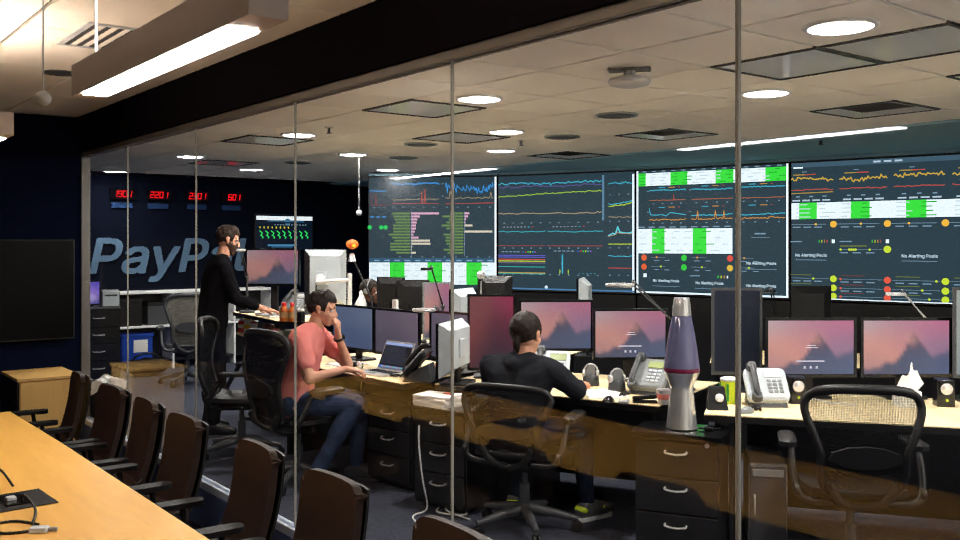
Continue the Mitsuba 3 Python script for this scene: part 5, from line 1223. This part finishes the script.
p = P3(349, 8.2, 249.5); k.put('foam_toy', 'orange foam toy with a yellow button sitting on the silver backed monitor', 'toy', TR(p[0] + .02, p[1] + .02, 1.588) @ RZ(40))
k = Kit()
def bag(a, b):
    t = a * 2 * math.pi; r = (.055 + .012 * math.sin(3 * t + 5 * b)) * (math.sin(min(b * 1.5, 1) * math.pi / 2 + .15)) * (1 - .72 * max(0, b - .45) / .55); return (r * math.cos(t), r * math.sin(t), .2 * b)
k.add('bag', grid(bag, 25, 14), 'white_paint', smooth=50); k.add('knot', ball(.018, (0, 0, .205), (1, 1, 1.4)), 'white_paint', smooth=True); k.add('bottom_wrap', grid(lambda a, b: (1.03 * bag(a, b * .28)[0], 1.03 * bag(a, b * .28)[1], bag(a, b * .28)[2] - .001 + .003), 25, 5), 'yellow_plastic', smooth=50)
put_at(k, 'plastic_bag', 'white plastic bag with a yellowish bottom right of the silver backed monitor', 'bag', 361, 8.25, 1.0, 0)

# far left corner of the control room
k = Kit()
k.add('body', box(-.24, .24, .02, .5, .02, .86, .004), 'black_laminate', smooth=False); k.add('top', box(-.25, .25, 0, .51, .86, .88, .004), 'dark_grey', smooth=False)
for i in range(4):
    d_ = k.add('drawer', box(-.23, .23, 0, .02, .05 + .2 * i, .24 + .2 * i, .003), 'black_laminate', smooth=False); k.add('handle', tube(spline([(-.06, 0, .16 + .2 * i), (-.055, -.025, .155 + .2 * i), (.055, -.025, .155 + .2 * i), (.06, 0, .16 + .2 * i)], 10), .006, 8), 'chrome', parent=d_, smooth=60)
FC = TR(-11.55, 3.22) @ RZ(78)
k.put('filing_cabinet', 'dark filing cabinet with bright handles beside the jamb of the glass wall', 'cabinet', FC)
k = monitor(.40, .30, .02, dimfield([(0, 0, .4, (60, 60, 150)), (1, 0, .4, (90, 80, 190)), (.7, .5, .3, (160, 130, 226)), (.3, .8, .3, (96, 70, 190)), (1, 1, .4, (60, 60, 140)), (.75, .72, .16, (222, 206, 250))]), stand=True)
k.put('monitor', 'small screen with a violet picture on the filing cabinet, beside the jamb', 'monitor', FC @ TR(-.17, .12, .90))
k = Kit(); k.add('case', box(-.1, .1, 0, .22, 0, .20, .008), 'grey_plastic', smooth=False); k.add('front', box(-.09, .09, -.006, 0, .012, .19, .002), 'light_plastic', smooth=False); k.add('slot', box(-.07, .07, -.009, -.005, .13, .15), 'dark_grey', smooth=False)
k.put('printer', 'grey boxy device on the filing cabinet right of the violet screen', 'device', FC @ TR(.14, .06, .881))
# waste bin with a white liner
k = Kit(); k.add('bin', lathe([(0, 0), (.12, 0), (.125, .01), (.155, .37), (.158, .375), (.15, .37), (.12, .012), (0, .012)], 32), 'black_plastic', smooth=40)
def liner(a, b):
    t = a * 2 * math.pi; w = math.sin(5 * t) * .014 + math.sin(9 * t + 1) * .009 + .01 * math.sin(3 * t)
    z = .385 + w + .06 * math.sin(t * 2 + 1) * 0 - (.10 + .03 * math.sin(4 * t)) * max(0, (b - .5) * 2) - .12 * max(0, (.5 - b) * 2); r = .158 + .012 * math.sin(b * math.pi) + .014 * max(0, (b - .5) * 2) + .008 * math.sin(11 * t) - .03 * max(0, (.5 - b) * 2); return (r * math.cos(t), r * math.sin(t), z)
k.add('liner', grid(liner, 61, 9, .003), 'white_paint', smooth=60)
for i, (x, y, z, a) in enumerate([(.03, -.05, .36, 20), (-.06, .04, .37, 70), (.07, .06, .365, 130)]):
    m = ball(.06, (0, 0, 0), (1, 1, .7), 3); v = m.vertices; v *= (.75 + .5 * meshkit.noise(v * 45 + i * 7))[:, None]; k.add('crumpled_paper', tf(m, TR(x, y, z) @ RZ(a)), 'white_paper', smooth=False)
p = at(97, 8.64); k.put('waste_bin', 'black waste bin with a white liner and crumpled paper behind the glass jamb', 'bin', TR(p[0] + .05, p[1] + .06, 0))
k = Kit(); m = ball(.2, (0, 0, .11), (1.3, .8, .55), 3); m.vertices *= (.9 + .2 * meshkit.noise(m.vertices * 12))[:, None]; m.vertices[:, 2] = np.maximum(m.vertices[:, 2], 0)
k.add('body', m, 'black_cloth', smooth=50); k.add('strap', tube(spline([(-.2, 0, .15), (-.1, -.03, .26), (.08, -.03, .27), (.2, 0, .16)], 16), .012, 8), 'black_plastic', smooth=60)
put_at(k, 'bag', 'dark bag on the floor before the blue bin', 'bag', 146, 11.6, 0, 80)
# cables under the desks
p, q = at(419, 5.75, .40), at(427, 5.72, .006)
one('cable', tube(spline([at(419, 5.78, .52), p, (p + q) / 2 + (.01, -.01, 0), q + (0, 0, .02), q + (.03, -.12, 0), q + (.15, -.18, 0)], 40), .006, 6), 'white_paint', 'white cable hanging down in front of the black drawer units', 'cable', smooth=60)
p = at(450, 5.7, .007)
one('cable', tube(spline([p + (-.12, 0, 0), p + (-.05, -.06, 0), p + (.05, -.03, 0), p + (.1, .05, 0), p + (0, .08, .0), p + (-.08, .03, .004), p + (.02, -.02, .008), p + (.2, .0, 0)], 50), .006, 6), 'white_paint', 'white cable lying in loops on the floor by a glass joint', 'cable', smooth=60)
